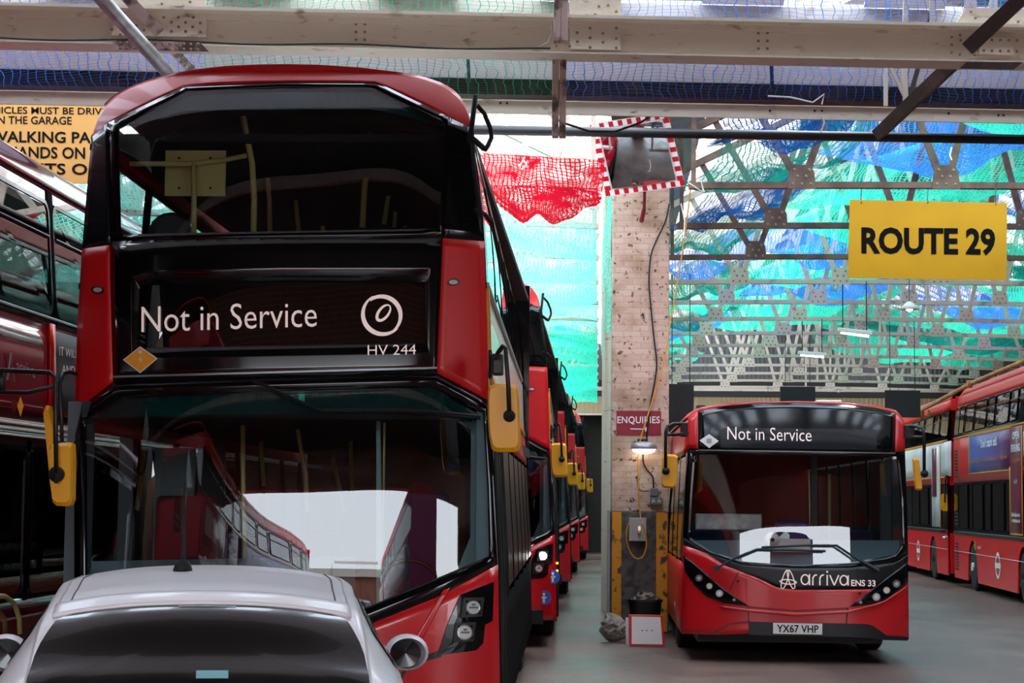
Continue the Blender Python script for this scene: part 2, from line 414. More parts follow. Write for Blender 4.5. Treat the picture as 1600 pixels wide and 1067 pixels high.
def fill(b, L, F, off=0.0, n=4, rings=4):
    """star-shaped pixel loop filled by rings toward its centroid"""
    K = len(L); lo = []
    for k in range(K):
        for t in range(n): lo.append(Vector(L[k]).lerp(Vector(L[(k + 1) % K]), t / n))
    c = sum(lo, Vector((0, 0))) / len(lo); T = len(lo); vs = []
    for j in range(rings):
        for q in lo:
            p = q.lerp(c, j / rings); vs.append(hit(p.x, p.y, F, off))
    vs.append(hit(c.x, c.y, F, off)); fs = []
    for j in range(rings - 1):
        for k in range(T): fs.append((j * T + k, j * T + (k + 1) % T, (j + 1) * T + (k + 1) % T, (j + 1) * T + k))
    j = (rings - 1) * T
    for k in range(T): fs.append((j + k, j + (k + 1) % T, rings * T))
    nrm = (vs[fs[0][1]] - vs[fs[0][0]]).cross(vs[fs[0][2]] - vs[fs[0][1]])
    if nrm.y > 0: fs = [tuple(reversed(x)) for x in fs]
    return b.add(vs, fs)
def circ(cx, cy, rx, ry=None, n=20, a0=0, a1=2 * math.pi):
    ry = ry or rx; e = n if abs(a1 - a0) > 6.28 else n - 1
    return [(cx + rx * math.cos(a0 + (a1 - a0) * k / e), cy - ry * math.sin(a0 + (a1 - a0) * k / e)) for k in range(n)]
_tc2 = {}
def textmesh(s, bold=0.0, spacing=1.0):
    """flat outlines of a string, scaled to its own unit box -> (verts uv, faces, aspect)"""
    key = (s, bold, spacing)
    if key in _tc2: return _tc2[key]
    cu = bpy.data.curves.new('t', 'FONT'); cu.body = s; cu.size = 1; cu.offset = bold; cu.space_character = spacing; cu.resolution_u = 3
    o = bpy.data.objects.new('t', cu); COL.objects.link(o); bpy.context.view_layer.update()
    me = bpy.data.meshes.new_from_object(o.evaluated_get(bpy.context.evaluated_depsgraph_get()))
    vs = [(v.co.x, v.co.y) for v in me.vertices]; fs = [tuple(p.vertices) for p in me.polygons]
    bpy.data.objects.remove(o); bpy.data.curves.remove(cu); bpy.data.meshes.remove(me)
    x0 = min(v[0] for v in vs); x1 = max(v[0] for v in vs); y1 = 0.729  # cap height of the built-in face
    y1 = max(v[1] for v in vs if True)
    vs = [((v[0] - x0) / (x1 - x0), v[1] / y1) for v in vs]
    _tc2[key] = (vs, fs, (x1 - x0) / y1); return _tc2[key]
def text(b, s, fn, bold=0.0, spacing=1.0):
    """fn(u, v) -> point, u 0..1 along the line, v 0 baseline .. 1 top"""
    vs, fs, _ = textmesh(s, bold, spacing); return b.add([fn(u, v) for u, v in vs], fs)
def ptext(b, s, bl, br, h, F, off, bold=0.0, spacing=1.0):
    """text with its baseline from pixel bl to pixel br, h pixels tall, on surface F"""
    bl, br = Vector(bl), Vector(br)
    return text(b, s, lambda u, v: hit(*(bl.lerp(br, u) + Vector((0, -h * v))), F, off), bold, spacing)
def fbox(b, cx, cy, cz, sx, sy, sz): return b.box(cx - sx / 2, cx + sx / 2, cy - sy / 2, cy + sy / 2, cz - sz / 2, cz + sz / 2)
def wheel(root, x, y, r=.48, w=.28, side=-1, z=None, hub_m='grey_metal'):
    """wheel in world coordinates under root; side = direction of the outer face in x"""
    b = LW(root); z = z or r
    prof = [(r * .55, -w / 2), (r * .92, -w / 2), (r, -w * .38), (r, w * .38), (r * .92, w / 2), (r * .55, w / 2)]
    b.lathe(prof, (x, y, z), 'x', 28); t = b.build('wheel', 'rubber', root, smooth=False)
    h = LW(root); h.lathe([(r * .56, side * w * .40), (r * .5, side * w * .50), (r * .42, side * w * .30), (r * .2, side * w * .32), (r * .16, side * w * .58), (.02, side * w * .6)], (x, y, z), 'x', 24)
    h.build('hub', hub_m, t)
    return t
ORD = ['nearest', 'second', 'third', 'fourth', 'fifth', 'sixth', 'seventh', 'eighth', 'ninth', 'tenth', 'eleventh', 'twelfth', 'thirteenth', 'fourteenth', 'fifteenth']
# ---------------------------------------------------------------- the building
AL = .095                                   # the cross members lie a little askew to the bus lanes
def rotxy(p, py_, a):
    c, s_ = math.cos(a), math.sin(a); x, y = p[0], p[1] - py_
    return Vector((c * x - s_ * y, py_ + s_ * x + c * y, p[2]))
def zat(y, Y): return P(935, y, Y).z
def PT(px, py, Y):                          # pixel on the askew plane through (0, Y)
    d = ray(px, py); k = math.tan(AL); return CAM + d * (Y / (d.y - k * d.x))
def st(b, name, m, rot=False, **k):
    if rot: b.v = [rotxy(p, 15.8, AL) for p in b.v]
    return tag(b.build(name, m, None, **k), kind='structure')
b = MB(); b.box(-15.2, 13.2, 0.5, 66.4, -.2, 0); st(b, 'floor', 'floor')
b = MB(); b.box(-60, 60, -60, 0.5, -.2, -.005); st(b, 'floor_outside', 'floor')
b = MB(); b.box(-15.4, -15.0, .5, 66.4, 0, 7.1); st(b, 'wall_left', 'wall_dark')
b = MB(); b.box(-16.4, -15.9, -2, 21, 0, 10.6); st(b, 'wall_left_gable', 'wall_dark')
b = MB(); b.box(14.2, 14.6, -1, 22, 0, 10.6); st(b, 'wall_right_gable', 'wall_dark')
b = MB(); b.box(12.9, 13.3, .5, 66.4, 0, 7.1); st(b, 'wall_right', 'wall_dark')
b = MB(); b.box(-15.4, 13.3, 66.0, 66.4, 0, 10.5); st(b, 'wall_back', 'wall_dark')
b = MB(); b.box(-19, -7.6, .3, .6, 0, 6.2); b.box(9.8, 14, .3, .6, 0, 6.2); b.box(-7.6, 9.8, .3, .6, 4.9, 6.2); st(b, 'wall_front', 'brick', rot=True)
# near bay: two slopes of corrugated sheet with panes between
def slope(name, pts_lo, pts_hi, x0, x1, th=.04, m='corr_grey'):
    (ya, za), (yb, zb) = pts_lo, pts_hi
    b = MB(); b.add([(x0, ya, za), (x1, ya, za), (x1, yb, zb), (x0, yb, zb), (x0, ya, za + th), (x1, ya, za + th), (x1, yb, zb + th), (x0, yb, zb + th)],
                    [(0, 3, 2, 1), (4, 5, 6, 7), (0, 1, 5, 4), (1, 2, 6, 5), (2, 3, 7, 6), (3, 0, 4, 7)])
    return st(b, name, m, rot=True)
RY, RZ = 10.0, 10.2; ZG = zat(131, 19.2)
def nz(y): return ZG + (RZ - ZG) * (19.2 - y) / (19.2 - RY)      # north slope of near bay
def sz(y): return 5.9 + (RZ - 5.9) * (y - .5) / (RY - .5)
slope('ceiling_north_eaves', (19.3, nz(19.3)), (18.05, nz(18.05)), -15.2, 13.2)
slope('ceiling_north_ridge', (13.2, nz(13.2)), (RY, nz(RY)), -15.2, 13.2)
slope('ceiling_south_slope', (.4, sz(.4)), (RY, sz(RY)), -15.2, 13.2, m='sheet_dark')
b = MB(); g = MB(); x = -15.2; k = 0
while x < 13.2:
    for (fn, ya, yb) in ((nz, 18.0, 13.2),):
        t = (b if k % 2 else g)
        t.add([(x, ya, fn(ya)), (min(x + .78, 13.2), ya, fn(ya)), (min(x + .78, 13.2), yb, fn(yb)), (x, yb, fn(yb))], [(0, 3, 2, 1)])
    x += .78; k += 1
st(b, 'ceiling_near_sheets', 'corr_grey', rot=True, solid=.03); st(g, 'window_near_rooflights', 'skylight', rot=True)
b = MB()
for (fn, ys) in ((nz, (18.05, 15.6, 13.2)), (sz, (2.4, 5, 7.6))):
    for y in ys: b.box(-15.2, 13.2, y - .05, y + .05, fn(y) - .14, fn(y) - .01)
st(b, 'trim_near_purlins', 'cream_clean', rot=True)
b = MB(); b.box(-15.2, 13.2, 19.15, 19.6, zat(150, 19.15), ZG); b.box(-15.2, 13.2, 19.15, 19.2, ZG, ZG + .04); st(b, 'trim_gutter', 'dark_steel', rot=True)
# long bays, ridges running away from the camera
def bay(tag_, xl, xr, y0, y1, eave, ridge, left_glass, right_glass):
    xm = (xl + xr) / 2
    for side, xe in (('left', xl), ('right', xr)):
        gl = left_glass if side == 'left' else right_glass
        def z(x): return eave + (ridge - eave) * (1 - abs(x - xm) / ((xr - xl) / 2))
        def X(t): return xe + (xm - xe) * t
        for (t0, t1, kind) in gl:
            b = MB(); g = MB()
            if kind == 's':
                b.add([(X(t0), y0, z(X(t0))), (X(t1), y0, z(X(t1))), (X(t1), y1, z(X(t1))), (X(t0), y1, z(X(t0)))], [(0, 1, 2, 3)])
                st(b, 'ceiling_%s_%s_sheeting_%d' % (tag_, side, int(t0 * 10)), 'corr_greyY', solid=.03)
            else:
                y = y0
                g.add([(X(t0), y0, z(X(t0))), (X(t1), y0, z(X(t1))), (X(t1), y1, z(X(t1))), (X(t0), y1, z(X(t0)))], [(0, 1, 2, 3)])
                while y < y1:
                    b.bar((X(t0), y, z(X(t0))), (X(t1), y, z(X(t1))), .05, .09); y += .85
                st(g, 'window_%s_%s_rooflights_%d' % (tag_, side, int(t0 * 10)), 'skylight'); st(b, 'trim_%s_%s_glazing_bars_%d' % (tag_, side, int(t0 * 10)), 'cream_clean')
bay('rightbay', .55, 12.9, 19.6, 66, 6.95, 9.9, [(0, .16, 's'), (.16, .72, 'g'), (.72, 1, 's')], [(0, .3, 's'), (.3, .62, 'g'), (.62, 1, 's')])
bay('leftbay', -12.6, .45, 19.6, 66, 6.95, 9.9, [(0, .3, 's'), (.3, .7, 'g'), (.7, 1, 's')], [(0, .04, 's'), (.04, .8, 'g'), (.8, 1, 's')])
b = MB(); b.box(-15.2, -12.5, 19.6, 66, 6.95, 7.0); st(b, 'ceiling_left_aisle', 'corr_greyY')
b = MB(); b.box(.15, .85, 19.6, 66, 6.82, 6.98); st(b, 'trim_valley_gutter', 'dark_steel')
b = MB(); b.box(-15.2, 13.2, 65.96, 66.0, 5.9, 10); st(b, 'wall_back_gable', 'corr_dark')
# slopes of the gable triangle over the gutter line, seen between trusses
b = MB(); b.box(-15.2, 13.2, 65.4, 65.9, 4.75, 5.3); st(b, 'wall_back_header', 'corr_tan')
b = MB(); b.box(-15.2, 13.2, 65.2, 65.38, 5.5, 5.62); b.box(-15.2, 13.2, 65.2, 65.38, 4.65, 4.73); st(b, 'trim_back_rail', 'truss_steel')

# ---- outside, behind the camera: what the windscreens mirror
b = MB(); b.box(-40, 40, -30.4, -30, 0, 7.0); brick = b.build('brick_building', 'brick'); 
r = thing('brick_depot_building', 'long brown brick building with white windows across the forecourt', 'building', (0, -30.2, 0))
bpy.data.objects.remove(brick)
q = MB(); q.box(-40, 40, -6, 0, 0, 6.6); q.build('wall', 'brick_far', r)
q = MB(); q.box(-40.2, 40.2, -6.2, .25, 6.6, 7.2); q.build('parapet', 'stucco', r)
for i in range(-12, 13):
    for zz in (1.0, 3.6):
        fr = MB(); fr.box(i * 3 - .8, i * 3 + .8, .0, .08, zz, zz + 1.3); wnd = fr.build('window', 'white', r)
        pn = MB(); pn.box(i * 3 - .7, i * 3 - .04, .08, .1, zz + .1, zz + 1.2); pn.box(i * 3 + .04, i * 3 + .7, .08, .1, zz + .1, zz + 1.2); pn.build('pane', 'interior_grey', wnd)

# ---------------------------------------------------------------- great girder over the front of the shed
GY = 15.8
g = thing('riveted_girder', 'deep cream riveted steel girder spanning the whole width above the buses', 'girder', (0, GY, zat(92, GY)), AL)
def gb(): return LW(g)
def gP(px, py, Y, piv=GY): return rotxy(PT(px, py, piv) if Y == piv else PT(px, py, Y), piv, -AL)
b = gb(); b.box(-14.9, 12.85, GY, GY + .04, zat(88, GY), zat(36, GY)); b.build('web', 'cream_steel', g)
b = gb(); b.box(-14.9, 12.85, GY - .16, GY + .12, zat(36, GY), zat(31, GY)); b.box(-14.9, 12.85, GY - .02, GY, zat(45, GY), zat(36, GY)); b.build('top_flange', 'cream_steel', g)
b = gb(); b.box(-14.9, 12.85, GY - .18, GY + .12, zat(92, GY), zat(90, GY)); b.box(-14.9, 12.85, GY - .02, GY, zat(90, GY), zat(82, GY)); b.build('bottom_flange', 'cream_steel', g)
def rivets(par, root, pts, Y, m='rivet', r=.013):
    for (px, py) in pts:
        b = LW(root); b.lathe([(r, 0), (r * .85, -.008), (r * .4, -.013)], gP(px, py, Y, root.location.y), 'y', 8); b.build('rivet', m, par)
def plate(loop, Y, name='gusset_plate', m='cream_steel', th=.02):
    b = gb(); pts = [gP(x, y, Y) for x, y in loop]; n = len(pts)
    b.add(pts + [p + Vector((0, th, 0)) for p in pts], [tuple(range(n)), tuple(reversed(range(n, 2 * n)))] + [(i, i + n, (i + 1) % n + n, (i + 1) % n) for i in range(n)])
    return b.build(name, m, g)
pl = plate([(175, -12), (322, -12), (322, 16), (322, 58), (175, 55)], GY - .05)
rivets(pl, g, [(253, 6), (297, 3), (286, 10), (256, 27), (279, 27), (302, 27), (268, 35), (290, 35), (313, 36), (279, 42), (301, 42), (268, 49), (290, 49), (313, 50), (188, 14), (200, 32), (213, 40), (225, 47), (175, 46), (188, 54)], GY - .05)
pl = plate([(175, 63), (312, 66), (326, 80), (182, 77)], GY - .2, 'splice_plate', 'pink_steel')
rivets(pl, g, [(188 + 11 * k, 67 + .2 * k) for k in range(12)] + [(188 + 11 * k, 75 + .2 * k) for k in range(12)], GY - .2)
pl = plate([(890, -12), (970, -12), (970, 33), (970, 78), (890, 76)], GY - .05)
rivets(pl, g, [(936, 10), (950, 8), (963, 18), (917, 24), (930, 23), (950, 27), (902, 51), (922, 44), (922, 59), (902, 65), (922, 74), (942, 52), (942, 66), (963, 44), (963, 60), (963, 75), (869, 72), (890, 72)], GY - .05)
pl = plate([(1490, 42), (1510, 12), (1560, 12), (1600, 14), (1600, 52), (1490, 45)], GY - .06)
rivets(pl, g, [(1517, 18), (1524, 28), (1517, 40), (1580, 21), (1570, 30), (1591, 34), (1560, 38), (1581, 40)], GY - .06)
pl = plate([(1530, 57), (1584, 59), (1584, 86), (1530, 84)], GY - .05, 'splice_plate')
rivets(pl, g, [(1537 + 13 * k, 62 + .3 * k) for k in range(5)] + [(1537 + 13 * k, 79 + .3 * k) for k in range(5)] + [(1487, 58), (1487, 70), (1487, 82), (1500, 55), (1501, 63), (1500, 85), (1524, 86)], GY - .05)
pl = plate([(1510, 97), (1598, 97), (1585, 108), (1500, 106)], GY - .19, 'splice_plate', 'dark_steel')
rivets(g, g, [(556 + 14 * k, 38 + 12 * j) for k in range(2) for j in range(3)] + [(1185 + 14 * k, 52 + 12 * j) for k in range(2) for j in range(3)], GY)
b = gb(); b.tube([gP(x, 59 + x * .0215 + 2 * math.sin(x * .02), GY - .05) for x in range(-10, 880, 30)], .008, 6); b.build('cable', 'black', g)
b = gb(); b.tube([gP(862, 28, GY - .05), gP(861, 50, GY - .07), gP(856, 66, GY - .07), gP(842, 73, GY - .05)], .006, 6); b.build('cable', 'rope_white', g)
# post through the girder
pt = thing('steel_post', 'pinkish rusty double steel post crossing the girder beside the pillar head', 'post', P(875, 225, 15.4))
for (nm, a, c) in (('upper_length', -15, 66), ('lower_length', 92, 215)):
    Y_ = 15.45 if nm == 'upper_length' else 15.9
    for dx in (-5.6, 5.6):
        b = LW(pt); b.bar(PT(877 + dx - (3 if nm[0] == 'l' else 0), a, Y_), PT(876 + dx - (3 if nm[0] == 'l' else 0), c, Y_), .055, .09, up=(0, 1, 0)); b.build(nm, 'pink_steel', pt, bevel=.006)
# thin lower tie behind the girder
TY = 18.5
t = thing('cream_tie_beam', 'flat cream steel tie beam below the gutter, behind the great girder', 'beam', (0, TY, zat(178, TY)), AL)
b = LW(t); b.box(-14.9, 12.85, TY, TY + .03, zat(180, TY), zat(160, TY)); b.box(-14.9, 12.85, TY - .05, TY + .08, zat(161.5, TY), zat(160, TY)); b.build('web', 'cream_steel', t)
rivets(t, t, [(1182, 165), (1192, 165), (1203, 173), (1273, 173), (1284, 173), (1482, 177), (1560, 180), (1568, 180), (782, 161), (792, 161)], TY, 'dark_steel')
def sbar(name, label, cat, a, c, w, m, group=None, h=None):
    b = MB(); b.bar(a, c, w, h or w, up=(0, 1, .01)); return solo(b, name, m, label, cat, group)
sbar('diagonal_brace', 'dark brown steel brace crossing down from the top right corner', 'brace', PT(1606, -12, 15.2), PT(1512, 76, 15.5), .12, 'dark_steel')
sbar('diagonal_brace', 'dark brown steel brace below the girder at upper right', 'brace', PT(1484, 104, 16.0), PT(1374, 208, 18.2), .11, 'dark_steel')
sbar('diagonal_brace', 'pink and brown steel brace across the upper left gusset plate', 'brace', PT(196, -6, 15.5), PT(250, 52, 15.6), .09, 'pink_steel')
sbar('diagonal_brace', 'short pink brace dropping behind the red roof of the nearest bus', 'brace', PT(264, 72, 16.0), PT(312, 122, 17.6), .07, 'pink_steel')
b = MB(); b.tube([PT(148, -14, 14.4), PT(216, 62, 14.9), PT(270, 122, 15.3)], .055, 14); c = solo(b, 'galvanised_pipe', 'galv', 'thick galvanised pipe slanting down in front of the girder at upper left', 'pipe', smooth=True)
hang = [((1205, 102), (1207, 142), .03, 'black'), ((731, 84), (733, 128), .03, 'black'), ((731, -8), (730, 26), .03, 'black'), ((1223, -8), (1220, 36), .03, 'black')]
for i, (a, c, w_, m_) in enumerate(hang):
    sbar('hanger_rod', ['black hanger rod below the girder left of centre of the right half', 'black hanger rod below the girder behind the nearest bus corner', 'black hanger rod above the girder behind the nearest bus corner', 'black hanger rod above the girder over the single deck bus'][i], 'hanger rod', PT(*a, 18.2), PT(*c, 18.6), w_, m_)
for i, (a, c, w_, m_, lb) in enumerate([((1384, 103), (1384, 166), .035, 'cream_clean', 'narrow upright strut with white cord below the girder at right'), ((1413, 103), (1415, 158), .045, 'truss_steel', 'wide cream upright strut below the girder at right'),
        ((1392, 106), (1414, 152), .03, 'truss_steel', 'thin cream strut leaning right toward the wide upright'), ((1435, 104), (1422, 150), .04, 'dark_steel', 'brown strut leaning left toward the wide upright'),
        ((1416, -8), (1414, 40), .045, 'truss_steel', 'wide cream upright strut above the girder at right'), ((1457, -8), (1455, 42), .045, 'truss_steel', 'cream upright strut above the girder left of the corner gusset'), ((1462, -8), (1448, 42), .03, 'dark_steel', 'brown slanting strut above the girder left of the corner gusset'),
        ((1516, -8), (1516, 14), .1, 'truss_steel', 'broad cream strut rising from the corner gusset'), ((1553, -8), (1552, 16), .06, 'truss_steel', 'narrow cream strut rising from the corner gusset')]):
    sbar('roof_strut', lb, 'strut', PT(*a, 17.2), PT(*c, 17.2), w_, m_)

# ---------------------------------------------------------------- lattice trusses
XL, XR = .68, 12.75
def truss(xl, xr, ridge, nodes, name, label, gr, seed, mt='truss_steel'):
    n = len(nodes); xm = (xl + xr) / 2
    r = thing(name, label, 'roof truss', (0, 0, 0), 0, gr)
    def topz(x): return 6.7 + (ridge - 6.7) * (1 - abs(x - xm) / ((xr - xl) / 2))
    def botz(x): return 5.5 - .0022 * (x - xm) ** 2 + .03
    b = MB()
    for i in range(24):
        xa = xl + (xr - xl) * i / 24; xb = xl + (xr - xl) * (i + 1) / 24
        b.bar((xa, 0, botz(xa)), (xb, 0, botz(xb)), .10, .075)
    b.build('bottom_chord', mt, r)
    for s in (0, 1):
        b = MB(); xa = xl if s == 0 else xr; b.bar((xa, 0, topz(xa)), (xm, 0, topz(xm)), .1, .1); b.build('top_chord', mt, r)
    for i, x in enumerate(nodes):
        z = botz(x)
        b = MB(); b.add([(x - .17, -.06, z - .05), (x + .17, -.06, z - .05), (x + .15, -.06, z + .16), (x + .10, -.06, z + .24), (x - .10, -.06, z + .24), (x - .15, -.06, z + .16)] + [(x - .17, -.045, z - .05), (x + .17, -.045, z - .05), (x + .15, -.045, z + .16), (x + .10, -.045, z + .24), (x - .10, -.045, z + .24), (x - .15, -.045, z + .16)],
                         [(0, 1, 2, 3, 4, 5), (11, 10, 9, 8, 7, 6)] + [(k, k + 6, (k + 1) % 6 + 6, (k + 1) % 6) for k in range(6)])
        nf = len(b.f)
        for (dx, dz) in ((-.09, .18), (.09, .18), (-.05, .1), (.05, .1), (-.11, .01), (0, .01), (.11, .01)): b.lathe([(.02, 0), (.013, -.012)], (x + dx, -.06, z + dz), 'y', 7)
        pl = b.build('gusset_plate', [mt, 'rivet'], r)
        for k_, po in enumerate(pl.data.polygons): po.material_index = 0 if k_ < nf else 1
        for dx in (-1, 1):
            nx = x + dx * .86 * (1 if abs(x - xm) > 1 else .9)
            xt = x + dx * .84
            if xt < xl + .2 or xt > xr - .2: xt = nx
            b = MB(); b.bar((x + dx * .05, -.02 * dx, z + .1), (xt, -.02 * dx, topz(xt)), .03, .085, up=(0, 0, 1)); b.build('web_strut', mt, r)
    for x in (xl + .06, xm, xr - .06):
        b = MB(); b.bar((x, .03, botz(x)), (x, .03, topz(x)), .05, .05, up=(0, 1, 0)); b.build('king_post', mt, r)
    return r
nodes = [2.4 + 1.74 * i for i in range(6)]
T0 = truss(1.06, 12.6, 9.6, nodes, 'lattice_roof_truss', 'closest riveted lattice truss', 'riveted lattice trusses over the right bay', 1)
TD = truss(1.06, 12.6, 9.6, nodes, 'lattice_roof_truss', 'closest riveted lattice truss', 'riveted lattice trusses over the right bay', 1, 'truss_brown_shade')  # variant for the three nearest trusses, shade darkened into its colour
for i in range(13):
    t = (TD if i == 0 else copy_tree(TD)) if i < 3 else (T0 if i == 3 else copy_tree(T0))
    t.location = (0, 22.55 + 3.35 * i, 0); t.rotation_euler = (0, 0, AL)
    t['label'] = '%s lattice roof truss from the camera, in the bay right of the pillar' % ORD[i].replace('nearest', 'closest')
T1 = truss(-12.4, -.02, 9.6, [-11.6 + 1.74 * i for i in range(7)], 'lattice_roof_truss', 'x', 'riveted lattice trusses over the left bay', 2)
for i in range(13):
    t = T1 if i == 0 else copy_tree(T1)
    t.location = (0, 22.6 + 3.35 * i, 0); t.rotation_euler = (0, 0, AL)
    t['label'] = '%s lattice roof truss from the camera, over the bus row left of the pillar' % ORD[i].replace('nearest', 'closest')

# ---------------------------------------------------------------- nets
def net(name, label, fn, m, nu, nv, su, sv, group, seed=0, rough=.05):
    rnd = random.Random(seed); ph = [rnd.uniform(0, 6) for _ in range(6)]
    vs = []; uvs = []
    for j in range(nv + 1):
        for i in range(nu + 1):
            u, v = i / nu, j / nv; p = Vector(fn(u, v))
            e = math.sin(u * 3.1416) * math.sin(v * 3.1416)
            p.z += rough * e ** .5 * (math.sin(u * 17 + ph[0] + 3 * v) + .7 * math.sin(v * 13 + ph[1] + 5 * u) + .5 * math.sin(31 * u + ph[2]) + .4 * math.sin(29 * v + 11 * u + ph[3])) if e > 0 else 0
            vs.append(p); uvs.append((u * su, v * sv))
    W = nu + 1; fs = [(j * W + i, j * W + i + 1, (j + 1) * W + i + 1, (j + 1) * W + i) for j in range(nv) for i in range(nu)]
    c = Vector((sum(p.x for p in vs) / len(vs), sum(p.y for p in vs) / len(vs), min(p.z for p in vs)))
    me = bpy.data.meshes.new(name); me.from_pydata([tuple(p - c) for p in vs], [], fs)
    l = me.uv_layers.new(name='UVMap')
    for poly in me.polygons:
        for li, vi in zip(poly.loop_indices, poly.vertices): l.data[li].uv = uvs[vi]
    me.polygons.foreach_set('use_smooth', [True] * len(me.polygons)); me.materials.append(M[m])
    o = bpy.data.objects.new(name, me); COL.objects.link(o); o.location = c
    return tag(o, label, 'safety net', group)
def pxnet(label, x0, x1, ytop, ybot, Ya, Yb, m, sag, seed):
    a0, a1, b0, b1 = PT(x0, ytop, Ya), PT(x1, ytop, Ya), PT(x0, ybot, Yb), PT(x1, ybot, Yb)
    def fn(u, v):
        p = a0.lerp(a1, u).lerp(b0.lerp(b1, u), v); s = math.sin(v * math.pi)
        p.y -= sag * 1.2 * s; p.z -= sag * .45 * s * (1 + .6 * math.sin(u * 6 + seed)); return p
    L1_ = (a1 - a0).length; L2_ = (b0 - a0).length
    net('debris_net', label, fn, m, 60, 24, L1_, L2_ * 1.3, 'nets hung under the front roof slope', seed, .012)
pxnet('open blue net under the roof sheets at the upper left', -60, 335, -60, 150, 16.6, 18.9, 'net_blue_open', .35, 1)
pxnet('open green net under the roof sheets above the nearest bus', 325, 868, -60, 152, 16.6, 18.9, 'net_green_open', .3, 2)
pxnet('open blue net under the roof sheets right of the steel post', 878, 1386, -60, 158, 16.6, 18.9, 'net_blue_open', .3, 3)
pxnet('open blue net under the roof sheets in the upper right corner', 1378, 1680, -60, 168, 16.6, 18.9, 'net_blue_open', .3, 4)
k = 0
seqL = ['net_blue_dark', 'net_teal_dark', 'net_blue_dark', 'net_teal_dark', 'net_blue', 'net_teal_dark', 'net_green', 'net_teal_dark', 'net_blue', 'net_green', 'net_teal_dark', 'net_green']
seqM = ['net_green', 'net_blue', 'net_green', 'net_green', 'net_blue', 'net_green', 'net_blue', 'net_green', 'net_green', 'net_blue', 'net_teal_dark', 'net_teal_dark']
seqR = ['net_blue_open', 'net_green', 'net_teal_dark', 'net_blue', 'net_green', 'net_teal_dark', 'net_green', 'net_blue', 'net_green', 'net_teal_dark', 'net_green', 'net_green']
colname = {'net_blue_dark': 'dark blue', 'net_teal_dark': 'dark green', 'net_blue': 'blue', 'net_green': 'green', 'net_blue_open': 'open blue', 'net_mint': 'pale mint green'}
for i in range(12):
    ya = 19.7 + 3.4 * i + (1.4 if i == 0 else 0); yb = 23.3 + 3.4 * i
    for (seq, xa, xb, za, zb, sg, nm) in ((seqL, 1.25, 3.1, 6.05, 6.5, .35, 'left eaves'), (seqM, 2.9, 6.8, 6.5, 6.9, .55, 'middle'), (seqR, 6.6, 12.3, 6.9, 6.2, .55, 'right slope')):
        if nm == 'middle' and i > 8: continue
        def fn(u, v, xa=xa, xb=xb, za=za, zb=zb, sg=sg, ya=ya, yb=yb, i=i):
            x = xa + (xb - xa) * u + .25 * math.sin(v * 3 + i); y = ya + (yb - ya) * v
            return (x, y, za + (zb - za) * u - sg * math.sin(v * math.pi) * (.35 + .65 * math.sin(u * math.pi)) + .1 * math.sin(u * 9 + i * 2))
        net('debris_net', '%s debris net on the %s of the right bay, %s from the camera' % (colname[seq[i]], nm, ORD[i]), fn, seq[i], 26, 14, abs(xb - xa) * 1.1, 4.0, 'nets under the right bay roof', 40 + i * 3 + (0 if nm[0] == 'l' else 1 if nm[0] == 'm' else 2), .07)
def fred(u, v):
    a0, a1, b0, b1 = P(735, 238, 21.0), P(945, 250, 21.0), P(742, 262, 24.0), P(935, 300, 24.0)
    p = a0.lerp(a1, u).lerp(b0.lerp(b1, u), v); p.z -= .62 * math.sin(v * math.pi) ** .8 * (.45 + .55 * math.sin(u * math.pi)) ; return p
net('debris_net', 'sagging red net slung left of the convex mirror', fred, 'net_red', 30, 20, 1.6, 3.4, None, 5, .05)
for i in range(11):
    ya = 24.4 + 3.4 * i; yb = ya + 3.8; m_ = 'net_mint' if i < 5 else 'net_green'
    def fn(u, v, ya=ya, yb=yb, i=i):
        x = -9.5 + 9.45 * u; y = ya + (yb - ya) * v
        return (x, y, 5.75 - .09 * max(0, i - 5) + .1 * math.sin(i * 2.3) - .55 * math.sin(v * math.pi) ** .8 - .18 * math.sin(u * 14 + i))
    net('debris_net', '%s net over the bus row, %s from the camera' % ('pale mint green' if i < 5 else 'mid green', ORD[i]), fn, m_, 40, 14, 9.6, 4.2, 'nets over the row of buses', 90 + i, .04)
def fcur(u, v):
    y = 27 + 20 * u
    return (.12 + .06 * math.sin(u * 40) + .03 * math.sin(9 * v), y, 6.6 - v * (1.9 + .35 * math.sin(u * 9)))
net('debris_net', 'mint green net hanging like a curtain along the left face of the brick pillar line', fcur, 'net_mint', 60, 14, 20, 1.8, None, 120, .02)

# ---------------------------------------------------------------- black pipe, rusty pipe
b = MB(); b.tube([P(700, 202, 20), P(1630, 218.5, 20)], .052, 16); o = solo(b, 'black_pipe', 'pipe_black', 'long black horizontal pipe passing in front of the convex mirror', 'pipe', smooth=True)
b = MB(); b.tube([P(1640, 547, 28.5), P(1520, 598, 34), P(1441, 640, 46), P(1441, 655, 46)], [.034, .04, .05, .05], 12)
b.tube([P(1452, 640, 45), P(1452, 652, 45)], .04, 10)
o = solo(b, 'rusty_pipe', 'rust', 'orange rusty pipe running above the roofs of the right hand double deckers', 'pipe', smooth=True)
b = MB(); b.lathe([(.045, -.05), (.07, -.04), (.07, .04), (.045, .05)], P(1515, 600, 34.2), 'x', 14); solo(b, 'pipe_collar', 'rust', 'rusty collar round the orange pipe', 'pipe collar')
